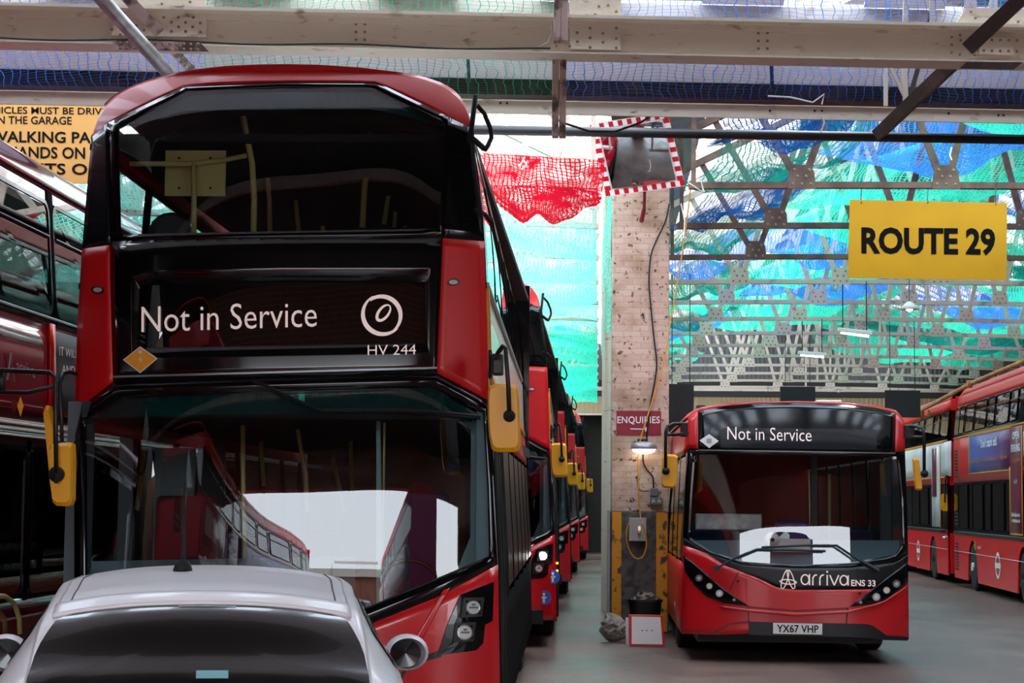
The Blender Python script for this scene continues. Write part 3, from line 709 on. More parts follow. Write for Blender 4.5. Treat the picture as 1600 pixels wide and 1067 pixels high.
# far hanging boards and lights
def snap(px, py, Y):                       # depth of the truss plane nearest to a guess
    for _ in range(4):
        x = P(px, py, Y).x; k = round((Y - math.tan(AL) * x - 22.55) / 3.35); Y = 22.55 + 3.35 * k + math.tan(AL) * x
    return Y
for (x0, y0, x1, y1, Y, lb) in ((1219, 604, 1274, 628, 44, 'black hanging board straight above the single deck bus roof'), (1383, 610, 1438, 652, 40, 'black hanging board beside the rusty pipe end'), (1044, 600, 1084, 662, 34, 'black hanging board just right of the brick pillar')):
    Y = snap(x0, y0, Y); a, c = P(x0, y1, Y), P(x1, y0, Y); b = MB(); b.box(a.x, c.x, Y, Y + .04, a.z, c.z); r = thing('hanging_board', lb, 'board', (a.x, Y, a.z)); b.v = [p - r.location for p in b.v]; b.build('panel', 'black', r)
    for f in (.15, .85):
        b = LW(r); xx = a.x + (c.x - a.x) * f; b.tube([(xx, Y + .02, c.z), (xx, Y + .02, 5.6)], .008, 5); b.build('wire', 'dark_metal', r)
fl = [((1309, 515), (1362, 521), 33.5, 'white batten light hung below a truss beside the yellow route sign'), ((1247, 551), (1291, 554), 41, 'white batten light hung over the single deck bus')]
for (a, c, Y, lb) in fl:
    Y = snap(a[0], a[1], Y); r = thing('batten_light', lb, 'light fitting', P(*a, Y)); b = LW(r); p, q = P(*a, Y), P(*c, Y); b.bar(p, q, .16, .07); b.build('housing', 'white', r, bevel=.01)
    b = LW(r); b.tube([p + Vector((.05, 0, -.05)), q + Vector((-.05, 0, -.05))], .02, 8); b.build('tube', 'lamp_soft', r)
    for t in (.15, .85):
        e0 = p.lerp(q, t); b = LW(r); b.tube([e0, Vector((e0.x, snap(a[0], a[1], Y), 5.52))], .01, 5); b.build('hanger', 'dark_metal', r)
for (px, py, Y, lb, s) in ((1421, 483, 30, 'white shade pendant lamp hanging beneath the yellow route sign', 1), (1234, 613, 50, 'small white pendant lamp in front of the black hanging board', 1.2)):
    Y = snap(px, py, Y); c = P(px, py, Y); r = thing('pendant_lamp', lb, 'lamp', c); b = LW(r); b.lathe([(.02, .12), (.05, .10), (.16 * s, .0), (.14 * s, -.01), (.03, .08)], c, 'z', 20); b.build('lamp_shade', 'white', r, smooth=True)
    b = LW(r); b.lathe([(.01, -.04), (.05, -.02), (.05, .03), (.02, .05)], c, 'z', 12); b.build('bulb', 'lamp_soft', r, smooth=True)
    b = LW(r); b.tube([c + Vector((0, 0, .1)), Vector((c.x, c.y, 5.5))], .006, 5); b.build('flex', 'black', r)
i = 0
for (px, py, Y) in ((1306, 446, 31.5), (1572, 451, 31.5), (1240, 499, 36), (1462, 503, 36), (1198, 609 - 4, 62), (1310, 609 - 4, 62)):
    Y = snap(px, py, Y); b = MB(); c = P(px, py, Y); c.z = 5.415; b.lathe([(.045, .08), (.05, 0), (.03, -.04), (.01, -.05)], c, 'z', 12)
    solo(b, 'lamp_holder', 'white', ['white lamp holder under the chord left of the yellow route sign', 'white lamp holder under the chord right of the yellow route sign', 'white lamp holder above the left of the single deck bus', 'white lamp holder below and right of the pendant lamp', 'tiny far white lamp holder left of the black board', 'tiny far white lamp holder right of the black board'][i], 'lamp holder', 'lamp holders on the truss chords', smooth=True); i += 1
# ropes hanging from chords
rp = [([(1284, 180), (1288, 192), (1283, 206)], 18.6, 'white cord end looped under the cream tie beam'), ([(1075, 285), (1098, 300), (1093, 275), (1100, 300)], 22.6, 'white cord knotted on the nearest chord right of the pillar'), ([(1064, 318), (1070, 345), (1068, 372), (1060, 372)], 23, 'white hook of cord beside the pillar head'),
      ([(818, 250), (823, 258), (815, 265), (812, 260), (820, 245)], 20.9, 'small white loop of cord on the red net'), ([(1487, 230), (1484, 242), (1487, 250)], 22, 'white cord end below the black pipe at right'), ([(1200, 150), (1235, 152), (1270, 160), (1288, 147), (1284, 163)], 18.4, 'frayed pale rope lying along the cream tie beam')]
for (pts, Y, lb) in rp:
    b = MB(); b.tube([P(x, y, Y) for x, y in pts], .009, 6); solo(b, 'cord_loop', 'rope_white', lb, 'cord', 'loose cords on the roof steel')
b = MB(); b.tube([P(862, 183, 19), P(880, 192, 19), (P(920, 205, 19)), P(960, 206, 19), P(1000, 192, 19), P(1027, 175, 19)], .012, 6); solo(b, 'slack_cable', 'black', 'slack black cable drooping across the top of the convex mirror', 'cable')
# ---------------------------------------------------------------- brick pillar and what hangs on it
PY = 25.5
xa, xb = P(955.5, 700, PY).x, P(1045, 700, PY).x
pr = thing('brick_pillar', 'painted brick pillar with yellow striped base between the bus lanes', 'pillar', ((xa + xb) / 2, PY + .4, 0))
zb = P(1000, 800, PY).z
b = LW(pr); b.box(xa, xb, PY, PY + .8, zb, 6.8); b.build('shaft', 'pillar_paint', pr, bevel=.015)
b = LW(pr); b.box(xa - .01, xb + .0, PY - .012, PY + .81, 0, zb); b.build('base', 'pillar_base', pr, bevel=.01)
for (a, c) in ((956, 971), (1025, 1043)):
    b = LW(pr); p, q = P(a, 960, PY), P(c, 802, PY); b.box(p.x, q.x, PY - .016, PY - .010, .02, zb); b.build('yellow_stripe', 'pillar_yellow', pr)
b = LW(pr); b.box(xa - .05, xa - .012, PY + .02, PY + .25, 0, zb + .02); b.build('corner_guard', 'grey_metal', pr, bevel=.004)
def onp(px, py, off=.0): return P(px, py, PY - off)
def pbox(b, x0, y0, x1, y1, off0, off1):
    p, q = onp(x0, y1, off0), onp(x1, y0, off0); return b.box(p.x, q.x, PY - off1, PY - off0, p.z, q.z)
# enquiries sign
p = onp(997, 683); r = thing('enquiries_sign', 'dark red ENQUIRIES sign with white arrow on the pillar', 'sign', p)
b = LW(r); pbox(b, 963, 642, 1033, 680, 0, .008); b.build('board', 'enq_red', r)
b = LW(r); c0, c1 = onp(964.5, 661, .012), onp(1031, 661, .012); hh = 10.5 / 117.6
text(b, 'ENQUIRIES', lambda u, v: c0.lerp(c1, u) + Vector((0, 0, hh * v)), .012, 1.05); b.build('lettering', 'white', r)
b = LW(r); a0, a1 = onp(985, 670, .012), onp(1009, 670.5, .012); b.bar(a0, a1, .004, .013)
t1, t2, t3 = onp(1008, 666, .014), onp(1013, 670.5, .014), onp(1008, 675, .014); b.add([t1, t2, t3], [(0, 2, 1)]); b.build('arrow', 'white', r)
# bulkhead lamp
p = onp(1006, 712); r = thing('bulkhead_lamp', 'grey domed lamp glowing white below the ENQUIRIES sign', 'lamp', p)
c = onp(1006, 700, .16)
b = LW(r); b.lathe([(.03, .085), (.12, .075), (.168, .045), (.178, .0), (.172, -.015), (.15, -.015)], c, 'z', 28); b.build('housing', 'galv', r, smooth=True)
b = LW(r); b.lathe([(.158, -.012), (.14, -.045), (.09, -.07), (.02, -.078)], c, 'z', 28); b.build('diffuser', 'lamp_on', r, smooth=True)
b = LW(r); pbox(b, 996, 686, 1012, 694, 0, .10); b.build('bracket', 'dark_metal', r)
# cables and cords
def cable(pts, rad, m, lb, nm='cable', off=.03):
    b = MB(); P3 = [onp(x, y, off) for x, y in pts]; Q = []
    for i in range(len(P3) - 1):
        for t in range(4):
            a = P3[max(i - 1, 0)]; b0 = P3[i]; c_ = P3[i + 1]; d = P3[min(i + 2, len(P3) - 1)]; s = t / 4
            Q.append(.5 * ((2 * b0) + (c_ - a) * s + (2 * a - 5 * b0 + 4 * c_ - d) * s * s + (3 * b0 - a - 3 * c_ + d) * s ** 3))
    Q.append(P3[-1]); b.tube(Q, rad, 7); return solo(b, nm, m, lb, 'cable', smooth=True)
cable([(1046, 318), (1040, 345), (1026, 375), (1017, 400), (1014, 440), (1017, 480), (1022, 530), (1026, 565), (1024, 590), (1015, 640), (1010, 690)], .011, 'black', 'black cable snaking down the pillar to the domed lamp')
cable([(1005, 705), (1005, 722), (1012, 735), (1020, 745), (1021, 762)], .010, 'black', 'short black cable from the domed lamp to the junction box')
cable([(1086, 190), (1083, 250), (1075, 330), (1062, 420), (1048, 500), (1036, 570), (1015, 640), (1000, 690), (997, 730), (999, 790), (1003, 820), (1009, 835)], .009, 'cord_yellow', 'thin yellow cord slanting down across the pillar face', 'yellow_cord', .10)
cable([(983, 817), (979, 830), (980, 850), (988, 868), (998, 873), (1006, 867), (1010, 850), (1008, 830), (1003, 815)], .009, 'cord_yellow', 'loop of yellow cord hanging over the grey box', 'yellow_cord', .14)
cable([(996, 752), (1000, 766), (1014, 767)], .008, 'black', 'little black flex entering the junction box from the left')
def pill_thing(nm, lb, cat, x0, y0, x1, y1, d, m, extra=None, bev=.006):
    r = thing(nm, lb, cat, onp((x0 + x1) / 2, y1)); b = LW(r); pbox(b, x0, y0, x1, y1, 0, d); b.build('body', m, r, bevel=bev)
    if extra: extra(r)
    return r
pill_thing('junction_box', 'small grey junction box above the double socket', 'junction box', 1016, 763, 1028, 775, .06, 'socket')
def sk(r):
    for x in (1021, 1030):
        b = LW(r); pbox(b, x - 2.2, 782, x - 1, 785, .09, .094); pbox(b, x + 1, 782, x + 2.2, 785, .09, .094); pbox(b, x - .5, 779.5, x + .6, 782, .09, .094); b.build('outlet', 'white', r)
pill_thing('double_socket', 'grey double electrical socket on the pillar beside the yellow cord', 'socket', 1015.5, 777, 1034, 789, .09, 'socket', sk)
def bx(r):
    b = LW(r); c = onp(999, 831, .13); b.lathe([(.022, .0), (.024, -.01), (.024, -.04), (.015, -.045)], c, 'y', 14); b.build('padlock', 'brass', r)
    b = LW(r); pbox(b, 997, 822, 1001, 831, .12, .15); b.build('hasp', 'chrome', r)
pill_thing('switch_box', 'dented pale grey metal box with brass padlock on the pillar base', 'box', 982.5, 809, 1009.5, 845, .12, 'box_grey', bx)
def wn(r):
    b = LW(r); pbox(b, 1018, 808.5, 1033.5, 814, .005, .007); b.build('yellow_band', 'sign_yellow', r)
    b = LW(r); pbox(b, 1022, 814.5, 1033.5, 818.5, .005, .007); b.build('red_band', 'red_plain', r)
pill_thing('warning_sticker', 'small white sticker with yellow and red bands on the pillar base', 'sticker', 1016, 807, 1035, 820, .004, 'pure_white', wn, 0)
# red bracket for the mirror, and the mirror
r = thing('traffic_mirror', 'tilted rectangular convex mirror with red and white chequered border on the pillar head', 'mirror', P(1005, 345, PY - .3))
MY = 24.4
C = [P(947, 307.5, MY + .16), P(1071, 290.5, MY + .16), P(1043, 174.5, MY - .16), P(916, 194, MY + .12)]   # bl br tr tl
ctr = sum(C, Vector()) / 4
C[3] = P(921, 194, MY - .16)
def mq(u, v): return C[0].lerp(C[1], u).lerp(C[3].lerp(C[2], u), v)
nrm = (C[1] - C[0]).cross(C[3] - C[0]).normalized()
if nrm.y > 0: nrm = -nrm
b = LW(r); b.grid(lambda u, v: mq(u, v), 1, 1); b.add([mq(0, 0), mq(1, 0), mq(1, 1), mq(0, 1)] + [mq(i, j) - nrm * .09 for i, j in ((.04, .04), (.96, .04), (.96, .96), (.04, .96))], [(0, 1, 5, 4), (1, 2, 6, 5), (2, 3, 7, 6), (3, 0, 4, 7), (4, 5, 6, 7)]); b.build('backing', 'white', r)
e = .004
def fr(nm, m, u0, u1, v0, v1):
    b = LW(r); b.add([mq(u0, v0) + nrm * e, mq(u1, v0) + nrm * e, mq(u1, v1) + nrm * e, mq(u0, v1) + nrm * e], [(0, 1, 2, 3)]); b.build(nm, m, r)
N_ = 17
for k in range(N_):
    t = ('red_reflector', 'red_plain') if k % 2 == 0 else ('white_reflector', 'pure_white')
    fr(*t, k / N_, (k + 1) / N_, .01, .08); fr(*t, k / N_, (k + 1) / N_, .92, .99)
for k in range(1, 14):
    t = ('red_reflector', 'red_plain') if k % 2 else ('white_reflector', 'pure_white')
    v0 = .08 + (k - 1) * .84 / 13; fr(*t, .005, .08, v0, v0 + .84 / 13); fr(*t, .92, .995, v0, v0 + .84 / 13)
def dome(u, v):
    U, V = .10 + .80 * u, .10 + .80 * v; s = (1 - (2 * u - 1) ** 2) * 0; 
    return mq(U, V) + nrm * (.012 + .055 * (1 - ((2 * u - 1) ** 2 * .5 + (2 * v - 1) ** 2 * .5)))
b = LW(r); b.grid(dome, 24, 24); b.build('mirror_face', 'mirror_glass', r, smooth=True)
b = LW(r); b.tube([P(1007, 300, MY + .22), P(1006.5, 328, PY - .15)], .022, 10); b.tube([P(1006.5, 326, PY - .15), P(1003, 342, PY - .08), P(1002, 345, PY + .02)], .03, 10); b.build('bracket', 'enq_red', r)

# bin, board, bag
GYB = G(1010, 1000).y
p = G(1008, 985); Yb = 24.9
br = thing('rubbish_bin', 'black plastic bin heaped with rubbish against the pillar', 'bin', (P(1010, 980, Yb).x, Yb, 0))
x0, x1 = P(982, 940, Yb).x, P(1034, 940, Yb).x; zt = P(1008, 937, Yb - .2).z; cx = (x0 + x1) / 2; w_ = (x1 - x0) / 2
b = LW(br)
def bw(t): return w_ * (.82 + .18 * t)
for (t0, t1) in ((0, 1),):
    prof = [(bw(0), 0), (bw(.3), zt * .3), (bw(.94), zt * .94), (bw(1) * 1.08, zt * .94), (bw(1) * 1.08, zt), (bw(1) * .98, zt), (bw(.9) * .95, zt * .85)]
    vs = []; n = 32
    for (rr, h) in prof:
        for k in range(n):
            a = 2 * math.pi * k / n; cc, ss = math.cos(a), math.sin(a); q = (abs(cc) ** 4 + abs(ss) ** 4) ** -.25
            vs.append((cx + rr * cc * q, Yb + rr * .78 * ss * q, h))
    b.add(vs, [(i * n + k, i * n + (k + 1) % n, (i + 1) * n + (k + 1) % n, (i + 1) * n + k) for i in range(len(prof) - 1) for k in range(n)] + [tuple(range(n))])
b.build('body', 'bin_black', br)
rb = MB(); rnd = random.Random(3)
def heap(u, v):
    a = 2 * math.pi * u; rr = w_ * v
    return Vector((cx + rr * math.cos(a), Yb + rr * .75 * math.sin(a), zt - .03 + .10 * (1 - v ** 2) + (rnd.uniform(-.03, .035) if 0 < v < 1 else 0)))
rb.grid(heap, 26, 8); solo(rb, 'rubbish_heap', 'rubbish', 'crumpled grey rubbish piled above the rim of the black bin', 'rubbish', kind='stuff')
wb = thing('whiteboard', 'square white board with red frame leaning on the black bin', 'board', G(1010, 1011))
Yw = wb.location.y
def wq(px, py): # board leans back
    t = (1011 - py) / 50; return P(px, py, Yw + .12 * t)
L_ = [(983, 1009), (1039, 1010), (1035, 961), (982, 960)]
b = LW(wb); f = [wq(*q) for q in L_]; b.add(f + [q + Vector((0, .03, 0)) for q in f], [(0, 1, 2, 3), (7, 6, 5, 4), (0, 4, 5, 1), (1, 5, 6, 2), (2, 6, 7, 3), (3, 7, 4, 0)]); b.build('frame', 'red_plain', wb, bevel=.006)
b = LW(wb); f = [wq(*q) + Vector((0, -.003, 0)) for q in [(987, 1006), (1035, 1006.5), (1032, 964), (987, 963)]]; b.add(f, [(0, 1, 2, 3)]); b.build('panel', 'white', wb)
for x in (1003.5, 1010.5, 1018.5):
    b = LW(wb); c = wq(x, 985) + Vector((0, -.004, 0)); b.lathe([(.009, 0), (.009, -.002)], c, 'y', 8); b.build('dot', 'blue', wb)
w2 = thing('white_card', 'narrow white board edge standing behind the red framed board', 'board', G(981, 1010)); b = LW(w2); b.add([G(978, 1009) + Vector((0, .05, 0)), G(984, 1011) + Vector((0, .05, 0)), P(983, 964, Yw + .2), P(977.5, 965, Yw + .2)], [(0, 1, 2, 3)]); b.build('sheet', 'pure_white', w2, solid=.02)
bg = MB(); c = G(958, 1004); rnd = random.Random(8)
def bag(u, v):
    th = math.pi * v; ph = 2 * math.pi * u
    rr = 1 + .22 * math.sin(3 * ph + 2) * math.sin(th) + .2 * math.sin(7 * ph + 5 * v) * math.sin(th) + rnd.uniform(-.17, .17) * math.sin(th)
    x = .155 * rr * math.sin(th) * math.cos(ph); y = .12 * rr * math.sin(th) * math.sin(ph); z = .16 * (1 - math.cos(th)) * (1 + .12 * math.sin(ph * 2))
    if v > .75: x -= .1 * (v - .75) * 4 * .8
    return Vector((c.x + x, c.y + .12 + y, max(z, 0)))
bg.grid(bag, 26, 16); solo(bg, 'plastic_bag', 'bag', 'crumpled grey plastic bag on the floor at the left foot of the pillar', 'bag')

# posts further down the aisle, behind the pillar
for i, (Y, m_) in enumerate(((30.5, 'cream_steel'), (38, 'cream_steel'), (48, 'pink_steel'), (58, 'cream_steel'))):
    xx = P(947 - i * .8, 700, Y).x
    b = MB(); b.box(xx - .07, xx - .02, Y, Y + .3, 0, 6.8); b.box(xx + .02, xx + .07, Y, Y + .3, 0, 6.8); b.box(xx - .02, xx + .02, Y + .02, Y + .08, 0, 6.8)
    solo(b, 'steel_stanchion', m_, '%s rusty steel stanchion seen past the left edge of the brick pillar' % ['closest', 'second', 'third', 'farthest'][i], 'post', 'stanchions behind the pillar')
for i, Y in enumerate((36, 47, 58)):
    b = MB(); b.box(.25, .95, Y, Y + .7, 0, 6.8); solo(b, 'far_pillar', 'pillar_paint', '%s brick pillar in line behind the front one' % ['second', 'third', 'fourth'][i], 'pillar', 'pillars behind the front pillar')

# ---------------------------------------------------------------- signs
Y = 22.35
r = thing('route_sign', 'yellow hanging sign reading ROUTE 29', 'sign', P(1450, 437, Y))
L_ = [(1325, 434), (1573, 438), (1573.5, 317), (1328, 312)]
b = LW(r); f = [P(*q, Y) for q in L_]; b.add(f + [q + Vector((0, .02, 0)) for q in f], [(0, 1, 2, 3), (7, 6, 5, 4), (0, 4, 5, 1), (1, 5, 6, 2), (2, 6, 7, 3), (3, 7, 4, 0)]); b.build('board', 'sign_yellow', r)
b = LW(r); s0, s1 = Vector((1346, 394)), Vector((1497, 395.5))
text(b, 'ROUTE', lambda u, v: P(*(s0.lerp(s1, u) + Vector((0, -39.5 * v))), Y - .006), .035); s2, s3 = Vector((1509, 395.5)), Vector((1555, 396.5))
text(b, '29', lambda u, v: P(*(s2.lerp(s3, u) + Vector((0, -39.5 * v))), Y - .006), .035); b.build('lettering', 'ink', r)
for (x, y) in ((1346, 317), (1450, 317), (1556, 320)):
    b = LW(r); b.tube([P(x, y, Y - .01), P(x - 1, y - 6, Y + .05), P(x, 292, 22.9), P(x + 1, 284, 22.95)], .007, 5); b.build('wire', 'dark_metal', r)
Y = 20.7
r = thing('driving_rules_sign', 'amber sign with black driving rules behind the left bus roof', 'sign', P(40, 285, Y))
b = LW(r); f = [P(-70, 284, Y), P(165, 287, Y), P(165, 160, Y), P(-70, 156, Y)]; b.add(f + [q + Vector((0, .02, 0)) for q in f], [(0, 1, 2, 3), (7, 6, 5, 4), (0, 4, 5, 1), (1, 5, 6, 2), (2, 6, 7, 3), (3, 7, 4, 0)]); b.build('board', 'sign_amber', r)
b = LW(r)
for (s, x0, x1, y, h, bo) in (('VEHICLES MUST BE DRIVEN', -31, 180, 177, 10.5, .012), ('WITHIN THE GARAGE', -52, 112, 193, 12, .012), ('WALKING PACE', -16, 172, 221.5, 17, .02), ('HANDS ON', 12, 133, 246, 17.5, .02), ('LIGHTS ON', 2, 160, 271, 17, .02)):
    text(b, s, lambda u, v: P(x0 + (x1 - x0) * u, y + .02 * (x0 + (x1 - x0) * u) * .6 - h * v, Y - .006), bo)
b.build('lettering', 'ink', r)
for x in (-40, 50, 140):
    b = LW(r); b.tube([P(x, 162, Y - .01), P(x, 140, Y + .1)], .007, 5); b.build('wire', 'dark_metal', r)
# ---------------------------------------------------------------- the nearest double deck bus
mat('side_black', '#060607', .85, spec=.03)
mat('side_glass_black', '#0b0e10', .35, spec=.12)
YB = 11.35; XC = -1.90; KX = -.016
def FM(x, z):
    if x is None: return YB
    u = min(abs(x - XC) / 1.27, 1.15); y = YB + .30 * u ** 3.2
    if z > 1.0: t = min(z, 2.42) - 1.0; y += .06 * t + .049 * t * t
    if z > 2.42: y += .07 * (min(z, 4.05) - 2.42)
    if z > 4.0: y += 1.1 * (min(z, 4.4) - 4.0) ** 1.5
    if z < .9: y += .05 * (.9 - z)
    return y
LB = 10.6
bus = thing('double_decker_bus', 'nearest red double deck bus, front on, showing Not in Service above HV 244', 'bus', (XC, YB, 0))
B = lambda: LW(bus)
outT = [(143, 217), (148, 200), (155, 180), (165, 163), (178, 150), (195, 140), (215, 131), (250, 119), (300, 109), (350, 103), (400, 100.5), (450, 100), (500, 101), (560, 105), (620, 112), (660, 119), (690, 129), (706, 138), (719, 150), (729, 166), (735, 185), (736, 200)]
inT = [(143, 218), (167, 193), (195, 180), (235, 160), (289, 134.5), (330, 131), (400, 128.5), (470, 127.5), (540, 127.5), (587, 128.5), (620, 143), (660, 163), (702, 184), (734, 201)]
b = B(); strip(b, outT, inT, FM, 60, 8); b.build('front_dome', 'red', bus, smooth=True, solid=.03)
b = B(); strip(b, [(143, 215), (167, 192)], [(128, 389), (172, 383)], FM, 6, 12, .002); b.build('upper_corner_panel', 'navy', bus, smooth=True, solid=.03)
b = B(); strip(b, [(701, 183), (736, 200)], [(692, 372), (757, 377)], FM, 6, 12, .002); b.build('upper_corner_panel', 'black_gloss', bus, smooth=True, solid=.03)
# upper windscreen: clear glass inside a black printed border
og = [(167, 192.5), (289, 134), (440, 127), (588, 128), (702, 183), (697, 280), (692, 372), (440, 375), (172, 379), (168, 280)]
ig = [(184, 200), (292, 141), (440, 135), (583, 136), (697, 192), (692, 275), (686, 357), (440, 361), (186, 366), (184, 280)]
b = B(); ring(b, og, ig, FM, 8, .001); b.build('upper_window_border', 'black_gloss', bus, smooth=True, solid=.02)
b = B(); strip(b, [(184, 200), (292, 141), (583, 136), (697, 192)], [(186, 366), (292, 364), (583, 359), (686, 357)], FM, 30, 16, -.004); b.build('upper_windscreen', 'bus_glass_clear', bus, smooth=True)
b = B(); strip(b, [(200, 192), (292, 142), (583, 137), (690, 189)], [(196, 200), (292, 172), (583, 170), (692, 196)], FM, 24, 4, -.03); b.build('sun_band', 'tint_teal', bus, smooth=True)
# red corner panels
b = B(); strip(b, [(128, 389), (170, 383)], [(116, 642), (176, 596)], FM, 6, 16, .004); b.build('front_corner_panel', 'red', bus, smooth=True, solid=.03)
b = B(); strip(b, [(692, 372), (757, 377)], [(683, 582), (764, 625)], FM, 6, 16, .004); b.build('front_corner_panel', 'red', bus, smooth=True, solid=.03)
# destination screen
ob = [(172, 372), (440, 367), (692, 372), (688, 470), (683, 585), (440, 590), (176, 596), (172, 480)]
ob[0] = (172, 377); ob[1] = (440, 372)
ib = [(218, 446), (440, 440), (664, 440), (665, 485), (666, 536), (440, 540), (217, 544), (216, 490)]
b = B(); ring(b, ob, ib, FM, 8, .001, 3); b.build('destination_surround', 'black_gloss', bus, smooth=True, solid=.02)
b = B(); strip(b, [(218, 446), (664, 440)], [(217, 544), (666, 536)], FM, 20, 6, -.002); ds = b.build('destination_screen', 'dest_glass', bus, smooth=True)
b = B(); strip(b, [(212, 440), (668, 434)], [(212, 552), (668, 544)], FM, 20, 6, -.05); b.build('blind_box', 'interior', bus, smooth=True, solid=.02)
b = B(); ptext(b, 'Not in Service', (221, 519), (495, 510), 40, FM, .008, -.004); b.build('destination_lettering', 'letter', bus)
b = B(); ptext(b, 'HV 244', (574.5, 555), (650, 554), 16, FM, .008, -.004); b.build('fleet_number', 'letter', bus)
def crescent(b, c0, r0, c1, r1, a0, a1, F, off, n=26):
    A, Bq = [], []
    for k in range(n + 1):
        t = math.radians(a0 + (a1 - a0) * k / n); A.append((c0[0] + r0 * math.cos(t), c0[1] - r0 * math.sin(t))); Bq.append((c1[0] + r1 * math.cos(t), c1[1] - r1 * math.sin(t)))
    vs = [hit(*p, F, off) for p in A] + [hit(*p, F, off) for p in Bq]; m = n + 1
    fs = [(i, i + m, i + m + 1, i + 1) for i in range(n)]; b.add(vs, fs)
b = B()
crescent(b, (597, 492), 33, (600, 489), 30, 118, 318, FM, .008); crescent(b, (597, 492), 32, (594.5, 494.5), 28.5, -45, 125, FM, .0082)
L_ = circ(599, 489, 13, 5, 22)
def rot(L, c, a):
    a = math.radians(a); return [(c[0] + (x - c[0]) * math.cos(a) + (y - c[1]) * math.sin(a), c[1] - (x - c[0]) * math.sin(a) + (y - c[1]) * math.cos(a)) for x, y in L]
O_ = rot(circ(599, 489, 16, 9.5, 22), (599, 489), 52); I_ = rot(circ(600, 488, 12.5, 5.5, 22), (600, 488), 52)
ring(b, O_, I_, FM, 1, .008); b.build('screen_emblem', 'letter', bus)
b = B(); fill(b, [(192, 562), (219, 541), (246.5, 560), (219, 583)], FM, .006); dm = b.build('hybrid_badge', 'white', bus)
b = B(); fill(b, [(194.5, 562), (219, 543.2), (244, 560), (219, 580.8)], FM, .010); b.build('orange_field', 'orange', dm)
b = B(); b.add([hit(x, y, FM, .014) for x, y in [(221, 555), (215, 563), (219, 563), (217, 570), (223, 561), (219, 561)]], [(0, 1, 2, 3, 4, 5)])
b.add([hit(x, y, FM, .014) for x, y in [(216, 547), (222, 547), (222, 552), (216, 552)]], [(0, 1, 2, 3)]); b.build('bolt_symbol', 'white', dm)
for (x, y) in ((153.5, 453), (708, 441)):
    b = B(); fill(b, circ(x, y, 9, 5.5), FM, .008, 1); lm = b.build('marker_lamp', 'black', bus, solid=.012, sol_off=1)
    b = B(); fill(b, circ(x, y, 7, 3.6), FM, .016, 1); b.build('lens', 'lens', lm, solid=.006, sol_off=1)
# chrome line and black header below the screen
b = B(); strip(b, [(176, 587), (683, 573)], [(176, 590), (683, 576)], FM, 24, 1, .012); b.build('screen_trim', 'grey_metal', bus, solid=.01)
wo = [(118, 642), (176, 596), (440, 588), (683, 583), (763, 626), (770, 760), (775, 884), (690, 930), (555, 985), (400, 1010), (250, 1015), (128, 990), (116, 900), (116, 760)]
wi = [(131, 655), (188, 620), (440, 612), (678, 605), (757, 645), (764, 760), (767, 868), (680, 905), (556, 955), (400, 975), (250, 978), (134, 955), (132, 890), (132, 760)]
b = B(); ring(b, wo, wi, FM, 6, .0); b.build('windscreen_surround', 'black_gloss', bus, smooth=True, solid=.02)
b = B(); strip(b, [(133, 655), (190, 620), (440, 612), (678, 605), (757, 645)], [(134, 955), (190, 966), (400, 975), (556, 955), (767, 868)], FM, 40, 24, -.002); b.build('windscreen', 'windscreen', bus, smooth=True)
b = B(); strip(b, [(134, 655), (190, 621), (440, 613), (676, 608), (750, 648)], [(134, 664), (190, 650), (440, 646), (676, 642), (751, 656)], FM, 30, 3, -.05); b.build('windscreen_sun_band', 'tint_teal', bus, smooth=True)
# lower front
b = B(); strip(b, [(116, 985), (250, 1015), (400, 1010), (555, 985), (690, 930), (778, 882)], [(118, 1150), (250, 1152), (400, 1152), (555, 1152), (690, 1150), (783, 1145)], FM, 40, 12, .002); b.build('front_panel', 'red_plain', bus, smooth=True, solid=.03)
b = B(); strip(b, [(693, 922), (703, 918)], [(634, 1024), (648, 1022)], FM, 4, 8, .012); b.build('panel_crease', 'red_plain', bus, smooth=True, solid=.012)
b = B(); strip(b, [(692, 926), (696, 925)], [(618, 1070), (624, 1070)], FM, 1, 10, .007); b.build('panel_gap', 'black', bus)
b = B(); strip(b, [(588, 1043), (640, 1030), (690, 1016)], [(596, 1050), (640, 1040), (690, 1026)], FM, 8, 2, .01); b.build('front_trim', 'navy', bus, solid=.01)
hl = [(720, 929), (772, 909), (770, 970), (758, 976), (755, 1005), (744, 1016), (684, 1024), (700, 975)]
b = B(); fill(b, hl, FM, .012, 3); h = b.build('headlamp_cluster', 'black_gloss', bus, solid=.02, sol_off=-1)
for (x, y) in ((740, 949), (727, 988)):
    b = B(); ring(b, [(x + 17, y - 16), (x + 13, y + 14), (x - 19, y + 16), (x - 15, y - 15)], [(x + 12, y - 11), (x + 12, y + 11), (x - 12, y + 11), (x - 12, y - 11)], FM, 4, .02); b.build('lamp_bezel', 'black', h, solid=.01)
    b = B(); ring(b, circ(x, y, 12.5), circ(x, y, 10.2), FM, 1, .028); b.build('lamp_ring', 'chrome', h, solid=.014)
    b = B(); fill(b, circ(x, y, 10.4), FM, .026, 1); b.build('lamp_lens', 'lens', h, smooth=True)
    b = B(); fill(b, [(x - 7, y - 1.5), (x + 7, y - 1.5), (x + 7, y + 1.5), (x - 7, y + 1.5)], FM, .032, 2); fill(b, [(x - 3, y - 6), (x + 3, y - 6), (x + 3, y - 3), (x - 3, y - 3)], FM, .032, 2); b.build('lamp_reflector', 'interior_grey', h)
b = B(); fill(b, [(150, 1120), (740, 1115), (740, 1160), (150, 1165)], FM, .016, 6); b.build('bumper', 'black', bus, solid=.04)
# long wiper across the top of the windscreen
b = B(); b.tube([hit(x, y, FM, .05) for x, y in ((395, 596), (410, 600), (455, 622), (500, 640), (560, 640), (608, 640), (640, 641), (700, 645), (750, 650))], .011, 6); b.build('wiper', 'black', bus)
